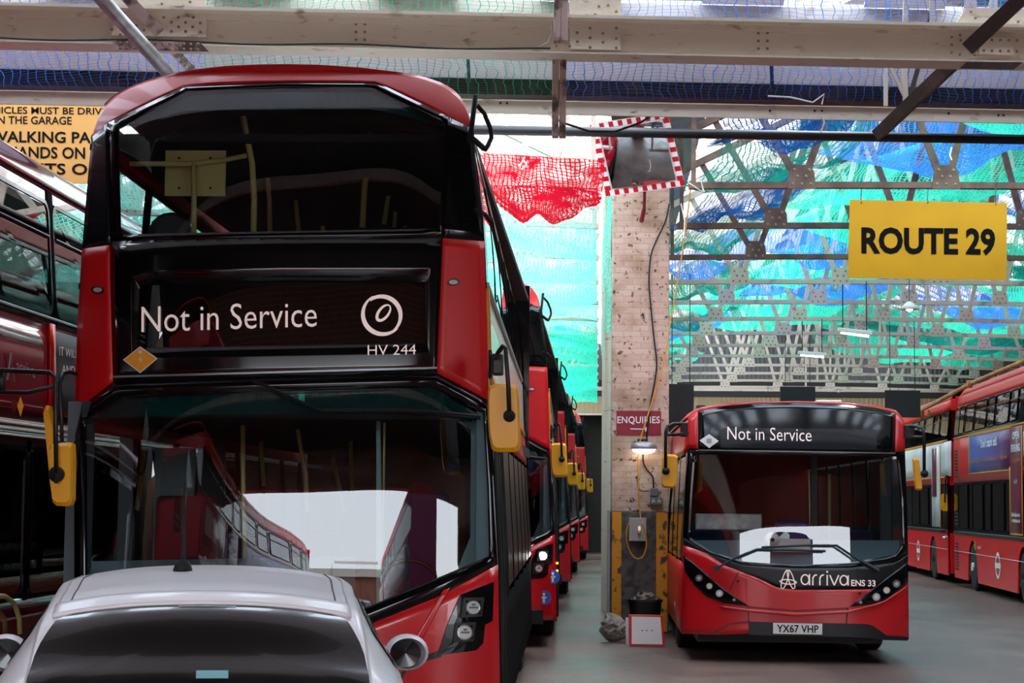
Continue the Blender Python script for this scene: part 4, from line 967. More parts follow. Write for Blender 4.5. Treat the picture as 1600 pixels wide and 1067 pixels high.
# right-edge profile swept back for the sides
RE = [(783, 1145), (782, 1060), (780, 890), (773, 760), (768, 640), (762, 560), (757, 377), (750, 290), (742, 240), (736, 200), (731, 172)]
LE = [(118, 1150), (116, 985), (116, 760), (116, 642), (121, 500), (128, 389), (136, 290), (143, 217), (149, 196), (158, 175)]
def prof(E): return [hit(x, y, FM) for x, y in E]
RP, LP = prof(RE), prof(LE)
def side_at(Pf, z):
    for a, c in zip(Pf, Pf[1:]):
        if a.z <= z <= c.z: return a.lerp(c, (z - a.z) / (c.z - a.z))
    return (Pf[0] if z < Pf[0].z else Pf[-1]).copy()
def side_panel(Pf, z0, z1, t0, t1, nm, m, off=0.0, nv=4, root=None, rad=0, **k):
    """panel on the bus side between heights and distances behind the front edge"""
    sg = 1 if Pf is RP else -1; b = B()
    def fn(u, v):
        z = z0 + (z1 - z0) * v; p = side_at(Pf, z); return Vector((p.x + sg * off + KX * (t0 + (t1 - t0) * u), p.y + (t0 + (t1 - t0) * u) * (YB + LB - p.y) / LB, z))
    b.grid(fn, max(2, int((t1 - t0) * 2)), nv)
    if sg > 0: pass
    else: b.f = [tuple(reversed(f)) for f in b.f]
    return b.build(nm, m, root or bus, smooth=True, **k)
ZT = RP[-1].z
for Pf in (RP, LP):
    rgt = Pf is RP
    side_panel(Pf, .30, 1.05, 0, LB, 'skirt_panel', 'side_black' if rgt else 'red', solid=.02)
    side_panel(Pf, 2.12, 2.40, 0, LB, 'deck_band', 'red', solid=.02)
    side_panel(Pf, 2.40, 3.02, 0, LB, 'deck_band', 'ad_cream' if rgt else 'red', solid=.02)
    side_panel(Pf, 3.96, min(ZT, LP[-1].z), 0, LB, 'cant_panel', 'red', solid=.02)
    side_panel(Pf, 3.02, 3.96, 0, .32, 'front_pillar', 'black_gloss', solid=.02); side_panel(Pf, 1.05, 2.12, 0, .16, 'front_pillar', 'black_gloss', solid=.02)
    n = 7
    for i in range(n):
        t0 = .32 + (LB - .32) * i / n; t1 = .32 + (LB - .32) * (i + 1) / n
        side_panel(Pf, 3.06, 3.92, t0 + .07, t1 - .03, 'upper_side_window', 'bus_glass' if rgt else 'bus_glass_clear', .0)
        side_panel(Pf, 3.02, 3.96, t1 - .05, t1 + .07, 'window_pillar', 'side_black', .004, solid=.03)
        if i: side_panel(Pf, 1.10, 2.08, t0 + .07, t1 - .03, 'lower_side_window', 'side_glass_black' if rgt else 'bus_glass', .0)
        side_panel(Pf, 1.05, 2.12, t1 - .05, t1 + .07, 'window_pillar', 'side_black', .004, solid=.03)
    side_panel(Pf, 3.02, 3.06, 0, LB, 'window_sill', 'black_gloss', .006, solid=.03); side_panel(Pf, 3.92, 3.96, 0, LB, 'window_head', 'black_gloss', .006, solid=.03)
side_panel(RP, 1.05, 2.12, .16, 1.8, 'cab_side_panel', 'side_black', .004, solid=.02)
side_panel(RP, 2.46, 3.06, .02, .10, 'advert_edge', 'ad_orange', .022, solid=.03)
side_panel(RP, 2.42, 2.46, .02, 9.8, 'advert_edge', 'ad_orange', .022, solid=.02)
side_panel(RP, 3.02, 3.05, .02, 9.8, 'advert_edge', 'grey_metal', .022, solid=.02)
for t in (.06, .5):
    side_panel(RP, .35, 2.0, t, t + .05, 'door_rubber', 'rubber', .02, solid=.03)
# roof, rear, floors
tl = [hit(x, y, FM) for x, y in outT[3:-1]]
b = B()
def rf(u, v):
    k = u * (len(tl) - 1); i = min(int(k), len(tl) - 2); p = tl[i].lerp(tl[i + 1], k - i); yy = p.y + (YB + LB + .3 - p.y) * v
    return Vector((p.x + KX * (yy - YB), yy, p.z + .01 * min(1, v * 8)))
b.grid(rf, 36, 10); b.build('roof', 'roof_white', bus, smooth=True, solid=.02)
b = B(); b.box(LP[2].x + .04 + KX * LB, RP[2].x - .04 + KX * LB, YB + LB + .2, YB + LB + .3, .35, 4.2); b.build('rear_wall', 'black_gloss', bus)
b = B(); b.box(LP[2].x + .03, RP[2].x - .20, YB + .45, YB + LB + .2, 2.2, 2.3); b.build('upper_floor', 'interior', bus)
b = B(); b.box(LP[2].x + .03, RP[2].x - .20, YB + .35, YB + LB + .2, .35, .42); b.build('lower_floor', 'interior', bus)
b = B(); b.box(LP[5].x + .1, RP[6].x - .1, YB + .8, YB + LB, 4.0, 4.05); b.build('saloon_ceiling', 'interior', bus)
for t in (2.4, 8.2):
    for s, xx in ((-1, LP[2].x + .16), (1, RP[2].x - .16)): wheel(bus, xx + KX * t, YB + t, .48, .28, s)
# upper saloon: front rail with board, poles, seats
b = B(); fr_ = lambda x, y, d: P(x, y, YB + d)
b.tube([fr_(203, 256, .75), fr_(255, 256, .75), fr_(300, 256, .8), fr_(350, 250, .85), fr_(385, 243, .9)], .017, 8); b.tube([fr_(302, 256, .8), fr_(303, 310, .8), fr_(303, 366, .8)], .018, 8)
b.tube([fr_(380, 182, .9), fr_(386, 215, .9), fr_(394, 255, .9), fr_(397, 310, .9), (fr_(396, 362, .9))], .02, 8); b.build('front_handrail', 'pole_yellow', bus, smooth=True)
b = B(); p, q = fr_(257, 306, .86), fr_(353, 235, .86); b.box(p.x, q.x, p.y, p.y + .02, p.z, q.z); pn = b.build('notice_board', 'pole_yellow', bus)
b = B()
for (x, y) in ((280, 247), (329, 247), (280, 294), (329, 294)): b.lathe([(.008, 0), (.008, -.008)], fr_(x, y, .855), 'y', 8)
b.build('screws', 'black', pn)
def pole(pts, d, r=.02): 
    b = B(); b.tube([fr_(x, y, d) for x, y in pts], r, 8); b.build('grab_pole', 'pole_yellow', bus, smooth=True)
pole([(408, 213), (415, 250), (421, 310), (422, 362)], 2.2, .018); pole([(452, 268), (462, 310), (467, 362)], 3.2, .018)
pole([(580, 205), (576, 240), (570, 290), (566, 355)], 2.2, .022); pole([(614, 265), (606, 310), (600, 350)], 3.0, .018); pole([(625, 290), (618, 325), (616, 355)], 3.8, .016); pole([(637, 315), (633, 355)], 4.6, .016); pole([(500, 328), (505, 360)], 4.6, .018)
def seats(root, BB, xs, y0, n, z, m, pitch=.8, sx=0):
    for i in range(n):
        for x in xs:
            b = BB(); y = y0 + i * pitch; x += sx * i
            b.box(x - .42, x + .42, y, y + .42, z + .42, z + .52); b.box(x - .42, x + .42, y + .38, y + .48, z + .5, z + 1.0); b.box(x - .36, x - .3, y + .1, y + .16, z, z + .43); b.box(x + .3, x + .36, y + .1, y + .16, z, z + .43)
            s = b.build('seat', m, root, bevel=.02)
seats(bus, B, (XC - .70, XC + .60), YB + 1.3, 5, 2.3, 'seat_blue', sx=-.013)
seats(bus, B, (XC - .78,), YB + 2.6, 4, .42, 'seat_blue')
b = B(); p = P(266, 362, YB + 1.1); b.lathe([(.13, -.01), (.15, 0), (.13, .01)], p + Vector((0, 0, -.02)), 'y', 20); b.build('seat_grab_handle', 'black', bus)
# cab behind the windscreen
b = B(); b.grid(lambda u, v: P(134 + u * 420, 955 - v * 78 - u * 8 * v, YB + .35 + v * .4), 12, 4); b.build('dashboard', 'dash', bus, solid=.03)
b = B(); F1 = lambda x, z: YB + .75 if x is None else YB + .75
ring(b, [(588, 640), (706, 636), (760, 668), (758, 842), (733, 900), (588, 960)], [(594, 650), (698, 648), (736, 672), (735, 838), (716, 886), (598, 945)], F1, 4); b.build('cab_window_frame', 'teal_grey', bus, solid=.03)
b = B(); p = P(754, 900, YB + .45); b.box(p.x - .05, p.x + .055, p.y, p.y + .06, .95, 2.32); b.build('cab_post', 'teal_grey', bus, bevel=.01)
b = B(); p = P(140, 800, YB + .7); b.box(p.x - .10, p.x + .02, p.y - .2, p.y, .6, 2.3); b.build('door_post', 'interior_grey', bus)
for (xa_, xb_, y0, y1, d, m_) in ((182, 210, 680, 880, 2.3, 'interior_grey'), (238, 305, 700, 875, 2.0, 'interior_grey'), (305, 352, 696, 870, 2.2, 'interior'), (595, 602, 650, 940, 1.0, 'pole_yellow')):
    b = B(); p, q = P(xa_, y1, YB + d), P(xb_, y0, YB + d); b.box(p.x, q.x, p.y, p.y + .04, p.z, q.z); b.build('cab_partition', m_, bus)
for (pts, d) in (([(379, 655), (380, 760), (382, 880)], 1.6), ([(463, 658), (470, 700), (478, 740), (480, 800)], 2.2), ([(408, 690), (412, 760)], 3), ([(520, 715), (534, 780), (537, 800)], 3), ([(548, 690), (550, 780)], 3.4)):
    b = B(); b.tube([P(x, y, YB + d) for x, y in pts], .016, 8); b.build('grab_pole', 'pole_yellow', bus, smooth=True)
b = B(); p = P(290, 850, YB + 1.6); b.box(p.x - .22, p.x + .22, p.y, p.y + .12, .9, 1.72); b.box(p.x - .22, p.x + .22, p.y - .45, p.y + .1, .85, .98); b.build('seat', 'seat_red', bus, bevel=.04)
b = B(); p = P(650, 850, YB + 1.5); b.box(p.x - .22, p.x + .22, p.y, p.y + .12, .9, 1.75); b.box(p.x - .22, p.x + .22, p.y - .45, p.y + .1, .85, .98); b.build('driver_seat', 'seat_blue', bus, bevel=.04)
b = B(); p = P(640, 925, YB + .8); T_ = [p + Vector((.21 * math.cos(a), -.07 * math.sin(a), .2 * math.sin(a))) for a in [k * math.pi / 12 for k in range(25)]]; b.tube(T_, .014, 6, False); b.tube([p + Vector((-.2, 0, 0)), p + Vector((.2, 0, 0))], .014, 6); b.build('steering_wheel', 'black', bus, smooth=True)
# offside mirror
b = B(); mp = [(0, .0), (.0, 0)]
def mirror_head(root, loop, Y, th, m='yellow'):
    b = LW(root); n = len(loop); f = [P(x, y, Y) for x, y in loop]; c = sum(f, Vector()) / n
    ins = [p.lerp(c, .12) + Vector((0, -th * .35, 0)) for p in f]; bk = [p + Vector((0, th, 0)) for p in f]
    b.add(ins + f + bk, [tuple(range(n))] + [(n + i, n + (i + 1) % n, (i + 1) % n, i) for i in range(n)] + [(2 * n + i, 2 * n + (i + 1) % n, n + (i + 1) % n, n + i) for i in range(n)])
    h = b.build('mirror_housing', m, root, smooth=False)
    b = LW(root); b.add([p.lerp(c, .06) + Vector((0, th * 1.01, 0)) for p in f], [tuple(range(n))]); b.build('mirror_face', 'mirror_glass', h); return h
mh = mirror_head(bus, [(762, 612), (764, 603), (771, 600), (800, 600), (808, 603), (810, 612), (812, 650), (813, 695), (811, 703), (805, 706), (775, 706), (768, 701), (764, 680), (762, 650)], YB - .12, .07)
b = B(); b.tube([P(772, 565, YB + .12), P(778, 551, YB - .1), P(786, 541, YB - .2), P(790, 544, YB - .2), P(794, 600, YB - .19), P(796, 650, YB - .17)], .014, 8); b.build('mirror_arm', 'black', bus, smooth=True)
b = B(); p = P(796, 650, YB - .14); b.lathe([(.001, -.05), (.028, -.045), (.036, -.02), (.034, .01)], p, 'y', 16); b.build('mirror_knob', 'rubber', bus, smooth=True)
b = B(); p, q = P(763, 592, YB + .15), P(769, 546, YB + .15); b.box(p.x, q.x, p.y - .03, p.y + .03, p.z, q.z); p, q = P(770, 587, YB + .13), P(787, 554, YB + .13); b.box(p.x, q.x, p.y - .1, p.y + .02, p.z, q.z); b.build('mirror_mount', 'black', bus, bevel=.012)
# nearside mirror: thin edge on
mh = mirror_head(bus, [(68, 640), (72, 633), (77, 634), (84, 665), (86, 740), (84, 770), (80, 765), (76, 720)], YB - .2, .06)
b = B(); b.tube([P(120, 584, YB + .15), P(108, 581, YB), P(98, 584, YB - .15), P(93, 600, YB - .2), P(96, 650, YB - .2), P(97, 700, YB - .18), P(84, 705, YB - .15)], .012, 8); b.build('mirror_arm', 'black', bus, smooth=True)
# branch guard on the upper corner
b = B(); b.tube([P(743, 150, YB + .25), P(738, 190, YB + .22), P(733, 222, YB + .2)], .016, 8); b.tube([P(737, 190, YB + .22), P(740, 260, YB + .24), P(746, 300, YB + .28), P(752, 340, YB + .3)], .013, 8)
b.tube([P(746, 165, YB + .25), P(757, 178, YB + .3), P(766, 200, YB + .35), P(768, 215, YB + .35), P(762, 228, YB + .33), P(758, 234, YB + .3)], .014, 8)
b.tube([P(738, 216, YB + .2), P(756, 232, YB + .35)], .018, 8); b.tube([P(743, 327, YB + .28), P(758, 335, YB + .38), P(768, 348, YB + .4)], .014, 8); b.build('branch_guard', 'rubber', bus, smooth=True)
# small clutter seen on the glass
b = B(); fill(b, [(522, 876), (590, 878), (590, 882), (522, 880)], FM, .004, 2)
bus_small = b; b.build('glass_sticker', 'white', bus)

# ---- the rest of the row: same model, one behind the other
rowlab = ['second of the row, with lit round headlamp and blue stickers', 'third of the row, behind the lit headlamp bus',
          'fourth of the row, a sliver of red beside the aisle', 'fifth and farthest of the row, near the end wall']
row = []
for i in range(4):
    c = copy_tree(bus); c.location = (XC + (.095, .10, .15, .30)[i], YB + 11.16 * (i + 1), 0); c['label'] = 'red double deck bus, ' + rowlab[i]; c['group'] = 'double deck buses parked nose to tail'
    row.append(c)
bus['group'] = 'double deck buses parked nose to tail'
for c in row:
    for ch in list(c.children):
        if ch.name.split('.')[0] in ('fleet_number', 'destination_lettering', 'screen_emblem', 'hybrid_badge', 'notice_board', 'seat_grab_handle', 'grab_pole', 'front_handrail', 'steering_wheel', 'glass_sticker', 'dashboard'):
            for s in list(ch.children): bpy.data.objects.remove(s)
            bpy.data.objects.remove(ch)
c = row[0]
for (x, y) in ((740, 949),):
    p = hit(x, y, FM, .045) - Vector((XC, YB, 0)); m = MB(); m.lathe([(.045, .0), (.045, -.006), (.001, -.01)], p, 'y', 18); m.build('lit_headlamp', 'headlamp_on', c)
for k in range(3):
    m = MB(); p = Vector((RP[2].x - XC + .012, RP[2].y - YB + .02, .98 - .09 * k)); m.lathe([(.012, -.01), (.012, .02)], p, 'x', 10); m.build('indicator_light', 'indicator', c)
for (dx, z, lb) in ((-.03, .82, 0), (-.13, .58, 1)):
    x = RP[2].x + dx; p = Vector((x - XC, FM(x, z) - YB - .012, z)); m = MB(); m.lathe([(.085, .0), (.085, -.004)], p, 'y', 22); s = m.build('blue_sticker', 'blue', c)
    m = MB(); q = p + Vector((0, -.006, 0)); m.box(q.x - .012, q.x + .012, q.y, q.y + .001, q.z - .06, q.z + .02); m.box(q.x - .03, q.x + .03, q.y, q.y + .001, q.z - .01, q.z + .01); m.lathe([(.016, .0), (.016, -.001)], q + Vector((0, 0, .04)), 'y', 10); m.build('figure_symbol', 'white', s)

# ---------------------------------------------------------------- left double decker, seen along its side
XS = -4.02; YL = 10.6
lb_ = thing('double_decker_bus', 'wine red double deck bus at the far left edge, side windows mirroring its neighbour', 'bus', (XS - 1.27, YL, 0))
LWb = lambda: LW(lb_)
def lz(z):      # side lean-in with height
    return XS - .10 * max(0, (z - 2.6) / 1.5) ** 1.3
def FS(px, py, off=0.0):
    d = ray(px, py); X = XS
    for _ in range(10):
        p = CAM + d * (X / d.x); X = lz(p.z) + off
    return CAM + d * (X / d.x)
def lpanel(zf0, zf1, y0, y1, nm, m, off=0.0, root=None, nv=4, **k):
    b = LWb(); b.grid(lambda u, v: Vector((lz(zf0 + (zf1 - zf0) * v) + off, y0 + (y1 - y0) * u, zf0 + (zf1 - zf0) * v)), max(2, int(y1 - y0)), nv)
    return b.build(nm, m, root or lb_, smooth=True, **k)
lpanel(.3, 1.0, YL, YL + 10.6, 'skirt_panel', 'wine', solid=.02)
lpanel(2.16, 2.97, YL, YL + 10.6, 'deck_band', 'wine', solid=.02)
b = LWb()
def lroof(u, v):
    a = u * math.pi; cx = XS - 1.27; w0 = 1.17
    return Vector((cx + w0 * (abs(math.cos(a)) ** .55) * (1 if math.cos(a) > 0 else -1), YL + 10.6 * v + (.0), 3.97 + .36 * math.sin(a) ** .8))
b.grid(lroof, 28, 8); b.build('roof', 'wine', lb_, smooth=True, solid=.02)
def rrect(u0, u1, v0, v1, r, n=4):
    pts = []
    for (cx, cy, a0) in ((u1 - r, v1 - r, 0), (u0 + r, v1 - r, 90), (u0 + r, v0 + r, 180), (u1 - r, v0 + r, 270)):
        for k in range(n + 1):
            a = math.radians(a0 + 90 * k / n); pts.append((cx + r * math.cos(a), cy + r * math.sin(a)))
    return pts
def side_window(root, BB, fn, y0, y1, z0, z1, r, gm, frame_m='black_gloss', gap=.03, nm='side_window'):
    """a pane with rounded corners in a raised frame, fn(y, z, off) -> point"""
    I = rrect(y0, y1, z0, z1, r); O = rrect(y0 - gap, y1 + gap, z0 - gap, z1 + gap, r + gap); n = len(I)
    b = BB(); vs = [fn(y, z, .012) for y, z in O] + [fn(y, z, .012) for y, z in I] + [fn(y, z, -.01) for y, z in I]
    b.add(vs, [(i, (i + 1) % n, n + (i + 1) % n, n + i) for i in range(n)] + [(n + i, n + (i + 1) % n, 2 * n + (i + 1) % n, 2 * n + i) for i in range(n)])
    f = b.build(nm, frame_m, root)
    b = BB(); b.add([fn(y, z, .004) for y, z in I], [tuple(range(n))]); b.build('pane', gm, f)
fl_ = lambda y, z, o: Vector((lz(z) + o, y, z))
# upper window band: opaque band with panes let in
yw = [YL + .15, 12.15, 14.0, 15.6, 17.2, 18.8, 20.6]
for i in range(6):
    y0, y1 = yw[i] + .07, yw[i + 1] - .07
    side_window(lb_, LWb, fl_, y0, y1, 3.06, 3.86, .09, 'dark_glass')
    lpanel(2.97, 3.97, y1 - .01, yw[i + 1] + .08, 'window_pillar', 'side_black', .006, solid=.02)
    b = LWb(); b.tube([fl_(y0 + .02, 3.62, .012), fl_(y1 - .02, 3.62, .012)], .012, 6); b.build('opening_rail', 'black', lb_)
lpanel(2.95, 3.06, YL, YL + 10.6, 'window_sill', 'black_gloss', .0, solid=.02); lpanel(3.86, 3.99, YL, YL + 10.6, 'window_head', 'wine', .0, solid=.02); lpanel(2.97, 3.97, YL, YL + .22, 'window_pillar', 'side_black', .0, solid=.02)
lpanel(3.0, 3.02, YL, YL + 10.6, 'bright_strip', 'grey_metal', .018, solid=.01)
for (z0, z1) in ((2.20, 2.22), (2.12, 2.135)): lpanel(z0, z1, YL, YL + 10.6, 'bright_strip', 'white', .014, solid=.01)
# advert on the side and painted words
p0, p1 = FS(83, 462, .02), FS(140, 600, .02)
lpanel(2.34, 2.93, p0.y, p0.y + 6.5, 'advert_panel', 'interior_grey', .014, solid=.012); lpanel(2.30, 2.97, p0.y - .1, p0.y, 'advert_edge', 'red', .03, solid=.03)
def ltext(s, x0, x1, yb0, yb1, h0, h1, m, nm, off=.022, bold=0):
    b = LWb(); text(b, s, lambda u, v: FS(x0 + (x1 - x0) * u, (yb0 + (yb1 - yb0) * u) - v * (h0 + (h1 - h0) * u), off), bold); b.build(nm, m, lb_)
ltext('IT WILL', 93, 122, 555, 560, 14, 12, 'white', 'advert_lettering', .034)
ltext('AND I', 97, 122, 583, 585, 13, 12, 'white', 'advert_lettering', .034)
mat('faint_logo', '#8a6a74', .5)
ltext('arriva', 25, 55, 582, 590, 22, 18, 'faint_logo', 'operator_lettering')
b = LWb(); 
for (a, c) in (((17, 551), (11, 594)), ((17, 551), (22, 596)), ((10, 578), (22, 576))): b.tube([FS(*a, .024), FS(*c, .024)], .008, 4)
b.build('operator_emblem', 'faint_logo', lb_)
b = LWb(); b.add([FS(x, y, .022) for x, y in ((27, 634), (32, 619), (37, 634), (32, 651))], [(0, 1, 2, 3)]); b.build('hybrid_badge', 'orange', lb_)
# lower deck
for (y0, y1) in ((YL + .1, 11.9), (12.1, 13.3), (13.5, 14.9), (15.1, 16.6), (16.8, 18.4)):
    side_window(lb_, LWb, fl_, y0, y1, 1.05, 2.02, .06, 'dark_glass')
lpanel(2.02, 2.16, YL, YL + 10.6, 'window_head', 'black_gloss', solid=.02)
for y in (11.95, 13.35, 14.95, 16.65, 18.45): lpanel(.98, 2.1, y, y + .12, 'window_pillar', 'side_black', .0, solid=.02)
lpanel(.98, 2.1, YL, YL + .12, 'window_pillar', 'side_black', .0, solid=.02)
b = LWb(); b.box(XS - .45, XS - .05, YL + .3, YL + 10.4, 1.0, 1.03); b.build('inner_ledge', 'interior_grey', lb_)
b = LWb(); b.box(XS - 2.5, XS - 2.46, YL, YL + 10.6, .4, 4.0); b.build('far_side_wall', 'interior', lb_)
b = LWb(); b.box(XS - 2.5, XS - .03, YL + .05, YL + 10.5, 2.2, 2.28); b.build('upper_floor', 'interior', lb_)
b = LWb(); b.box(XS - 2.5, XS - .03, YL + .05, YL + 10.5, .35, .42); b.build('lower_floor', 'interior', lb_)
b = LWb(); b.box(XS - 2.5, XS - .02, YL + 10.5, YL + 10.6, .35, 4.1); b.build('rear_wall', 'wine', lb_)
b = LWb(); b.box(XS - 2.5, XS - .02, YL - .05, YL + .05, .35, 4.0); b.build('front_wall', 'black_gloss', lb_)
b = LWb(); b.tube([PX(-14, 930, XS + .05), PX(8, 932, XS + .05), PX(22, 942, XS + .05), PX(30, 965, XS + .05), PX(31, 990, XS + .05)], .018, 8); b.build('door_handrail', 'pole_yellow', lb_, smooth=True)
for t in (2.4, 8.2): wheel(lb_, XS - .17, YL + t, .48, .28, 1)
# its mirror on the long black frame
YM = 10.55
b = LWb(); b.tube([P(-12, 578, YM + .1), P(40, 580, YM), P(78, 582, YM - .05), P(87, 590, YM - .05), P(87, 660, YM - .05), P(88, 738, YM - .05)], .013, 8)
b.tube([P(-12, 612, YM + .1), P(45, 613, YM), P(84, 603, YM - .05)], .011, 8); b.tube([P(2, 578, YM + .1), P(3, 612, YM + .1)], .02, 6); b.build('mirror_arm', 'black', lb_, smooth=True)
mirror_head(lb_, [(77, 700), (80, 694), (86, 692), (108, 691), (113, 694), (114, 720), (113, 780), (110, 789), (104, 791), (88, 790), (82, 784), (79, 760)], YM + .02, .07)
b = LWb(); b.lathe([(.001, -.06), (.032, -.055), (.044, -.03), (.042, .0)], P(90, 741, YM), 'y', 16); b.tube([P(89, 740, YM - .06), P(88, 755, YM - .06)], .012, 6); b.build('mirror_knob', 'rubber', lb_, smooth=True)
# ---------------------------------------------------------------- the single deck bus on the right
YE = 20.85; XE = P(1245, 800, YE).x
def FE(x, z):
    if x is None: return YE
    u = min(abs(x - XE) / 1.23, 1.15); y = YE + .26 * u ** 3.0
    if z > .95: y += .09 * (z - .95)
    if z > 2.3: y += .25 * (z - 2.3) ** 1.2
    return y
sb = thing('single_decker_bus', 'red and black single deck bus, front on, with number plate YX67 VHP', 'bus', (XE, YE, 0))
E = lambda: LW(sb)
topE = [(1075, 652), (1083, 643), (1092, 637), (1130, 631), (1180, 627.5), (1245, 626.5), (1320, 629), (1370, 634), (1400, 641), (1409, 651), (1414, 662)]
blk_top = [(1090, 643), (1130, 635), (1180, 630.5), (1245, 629), (1320, 632), (1370, 638), (1400, 646)]
b = E(); strip(b, topE, [(1075, 654), (1090, 643.5)] + blk_top[1:-1] + [(1400, 647), (1414, 664)], FE, 40, 3); b.build('front_dome', 'red_plain', sb, smooth=True, solid=.02)
b = E(); strip(b, [(1075, 652), (1090, 642)], [(1074, 700), (1091, 701)], FE, 3, 6, .006); b.build('front_corner_panel', 'red_plain', sb, smooth=True, solid=.02)
b = E(); strip(b, [(1400, 645), (1414, 662)], [(1399, 706), (1414, 704)], FE, 3, 6, .006); b.build('front_corner_panel', 'red_plain', sb, smooth=True, solid=.02)
b = E(); strip(b, blk_top, [(1091, 702), (1399, 707)], FE, 30, 8, .002); b.build('destination_surround', 'black_gloss', sb, smooth=True, solid=.02)
b = E(); strip(b, [(1126, 668), (1370, 671)], [(1126, 699), (1370, 703)], FE, 12, 4, .004); b.build('destination_screen', 'navy', sb, smooth=True)
b = E(); strip(b, [(1091, 702), (1399, 707)], [(1091, 704), (1399, 709)], FE, 16, 1, .012); b.build('screen_trim', 'grey_metal', sb)
b = E(); ptext(b, 'Not in Service', (1136.5, 686.5), (1268, 689.5), 20, FE, .012, -.004); b.build('destination_lettering', 'letter', sb)
b = E(); fill(b, [(1093, 688), (1108, 678), (1123, 689), (1108, 700)], FE, .010); d = b.build('route_badge', 'white', sb)
b = E(); fill(b, [(1104, 685), (1112, 685), (1112, 692), (1104, 692)], FE, .014); b.build('symbol', 'galv', d)
# windscreen
gl_t = [(1086, 709), (1245, 710), (1401, 712)]
gl_b = [(1078, 848), (1110, 862), (1160, 878), (1245, 884), (1330, 880), (1395, 870), (1409, 858)]
so_ = [(1075, 700), (1245, 704), (1414, 706), (1417, 780), (1419, 868), (1400, 880), (1330, 888), (1245, 889), (1160, 884), (1110, 868), (1068, 846), (1070, 780)]
si_ = [(1087, 710), (1245, 711), (1402, 713), (1409, 780), (1411, 850), (1400, 866), (1330, 879), (1245, 883), (1160, 877), (1110, 861), (1078, 840), (1082, 780)]
b = E(); ring(b, so_, si_, FE, 5, .0); b.build('windscreen_surround', 'black_gloss', sb, smooth=True, solid=.02)
b = E(); strip(b, [(1087, 710), (1245, 711), (1402, 713)], [(1078, 842), (1110, 861), (1160, 877), (1245, 883), (1330, 879), (1400, 866), (1411, 852)], FE, 30, 12, -.003); b.build('windscreen', 'windscreen', sb, smooth=True)
# black swoosh under the windscreen
sw_t = [(1067, 840), (1110, 866), (1160, 883), (1245, 888), (1330, 887), (1400, 879), (1419, 866)]
sw_b = [(1067, 851), (1100, 862), (1135, 884), (1160, 893), (1190, 905), (1212, 917), (1240, 921), (1300, 921), (1366, 920), (1392, 900), (1419, 880)]
b = E(); strip(b, sw_t, sw_b, FE, 40, 5, .004); b.build('bonnet_band', 'black', sb, smooth=True, solid=.02)
lo_b = [(1066, 990), (1120, 992), (1170, 990), (1245, 992), (1330, 994), (1385, 998), (1420, 999)]
b = E(); strip(b, sw_b, lo_b, FE, 44, 12, .003); b.build('front_panel', 'red_plain', sb, smooth=True, solid=.03)
def line(a, c, nm, m, w=1.4, off=.02):
    a, c = Vector(a), Vector(c); n = Vector((-(c - a).y, (c - a).x)).normalized() * w / 2
    b = E(); strip(b, [tuple(a + n), tuple(c + n)], [tuple(a - n), tuple(c - n)], FE, 8, 1, off); return b.build(nm, m, sb)
line((1154, 893), (1140, 921), 'panel_gap', 'black'); line((1169, 946), (1171, 990), 'panel_gap', 'black'); line((1325, 949), (1323, 974), 'panel_gap', 'black')
b = E(); strip(b, [(1169, 947), (1245, 953), (1326, 949)], [(1169, 950), (1245, 956), (1326, 952)], FE, 16, 1, .006); b.build('panel_gap', 'enq_red', sb)
b = E(); strip(b, [(1125, 946), (1170, 952), (1245, 958), (1326, 954), (1380, 940), (1418, 915)], [(1125, 950), (1170, 956), (1245, 963), (1326, 958), (1380, 944), (1418, 918)], FE, 30, 2, .03); b.build('bumper_ridge', 'red_plain', sb, smooth=True, solid=.03)
for L_, lamps, nm in (([(1068, 868), (1080, 876), (1100, 894), (1130, 920), (1170, 947), (1130, 942), (1105, 932), (1085, 914), (1070, 892)], ((1092, 903, 6.5), (1108.5, 915.5, 6), (1124, 927, 7)), 'a'), ([(1419, 878), (1395, 896), (1370, 915), (1328, 948), (1362, 944), (1390, 936), (1408, 922), (1419, 908)], ((1401, 912, 7), (1385.5, 922, 6.5), (1369.5, 932.5, 7)), 'b')):
    b = E(); fill(b, L_, FE, .022, 3); h = b.build('headlamp_cluster', 'black_gloss', sb, smooth=True, solid=.02)
    for k, (x, y, r) in enumerate(lamps):
        b = E(); ring(b, circ(x, y, r), circ(x, y, r - 1.4), FE, 1, .034); b.build('lamp_ring', 'black' if k != 2 else 'chrome', h, solid=.01)
        b = E(); fill(b, circ(x, y, r - 1.2), FE, .032, 1); b.build('lamp_lens', ('galv', 'ad_cream', 'lens')[k], h, smooth=True)
        if k != 1: b = E(); fill(b, circ(x, y, r * .35), FE, .036, 1); b.build('bulb', 'white', h)
for (x, y) in ((1147, 937), (1345, 941), (1153, 908), (1343.5, 927)):
    b = E(); fill(b, circ(x, y, 2.4, n=10), FE, .028, 1); b.build('bolt_cap', 'black' if y < 930 else 'galv', sb)
b = E(); strip(b, [(1170, 971), (1245, 973), (1326, 974), (1360, 975), (1375, 985), (1392, 998)], [(1170, 992), (1245, 993), (1326, 995), (1360, 997), (1375, 999), (1385, 999)], FE, 20, 3, .02); b.build('bumper_insert', 'black', sb, solid=.03)
b = E(); strip(b, [(1108, 990), (1140, 973), (1170, 970)], [(1112, 992), (1142, 976), (1170, 973)], FE, 10, 1, .012); b.build('bumper_crease', 'enq_red', sb)
b = E(); strip(b, [(1375, 992), (1420, 996)], [(1380, 1000), (1418, 1001)], FE, 4, 1, .02); b.build('bumper_lip', 'black', sb, solid=.02)
b = E(); fill(b, [(1208, 973), (1285, 974.5), (1284.5, 991.5), (1208, 990)], FE, .06, 3); pl = b.build('number_plate', 'white', sb, solid=.01)
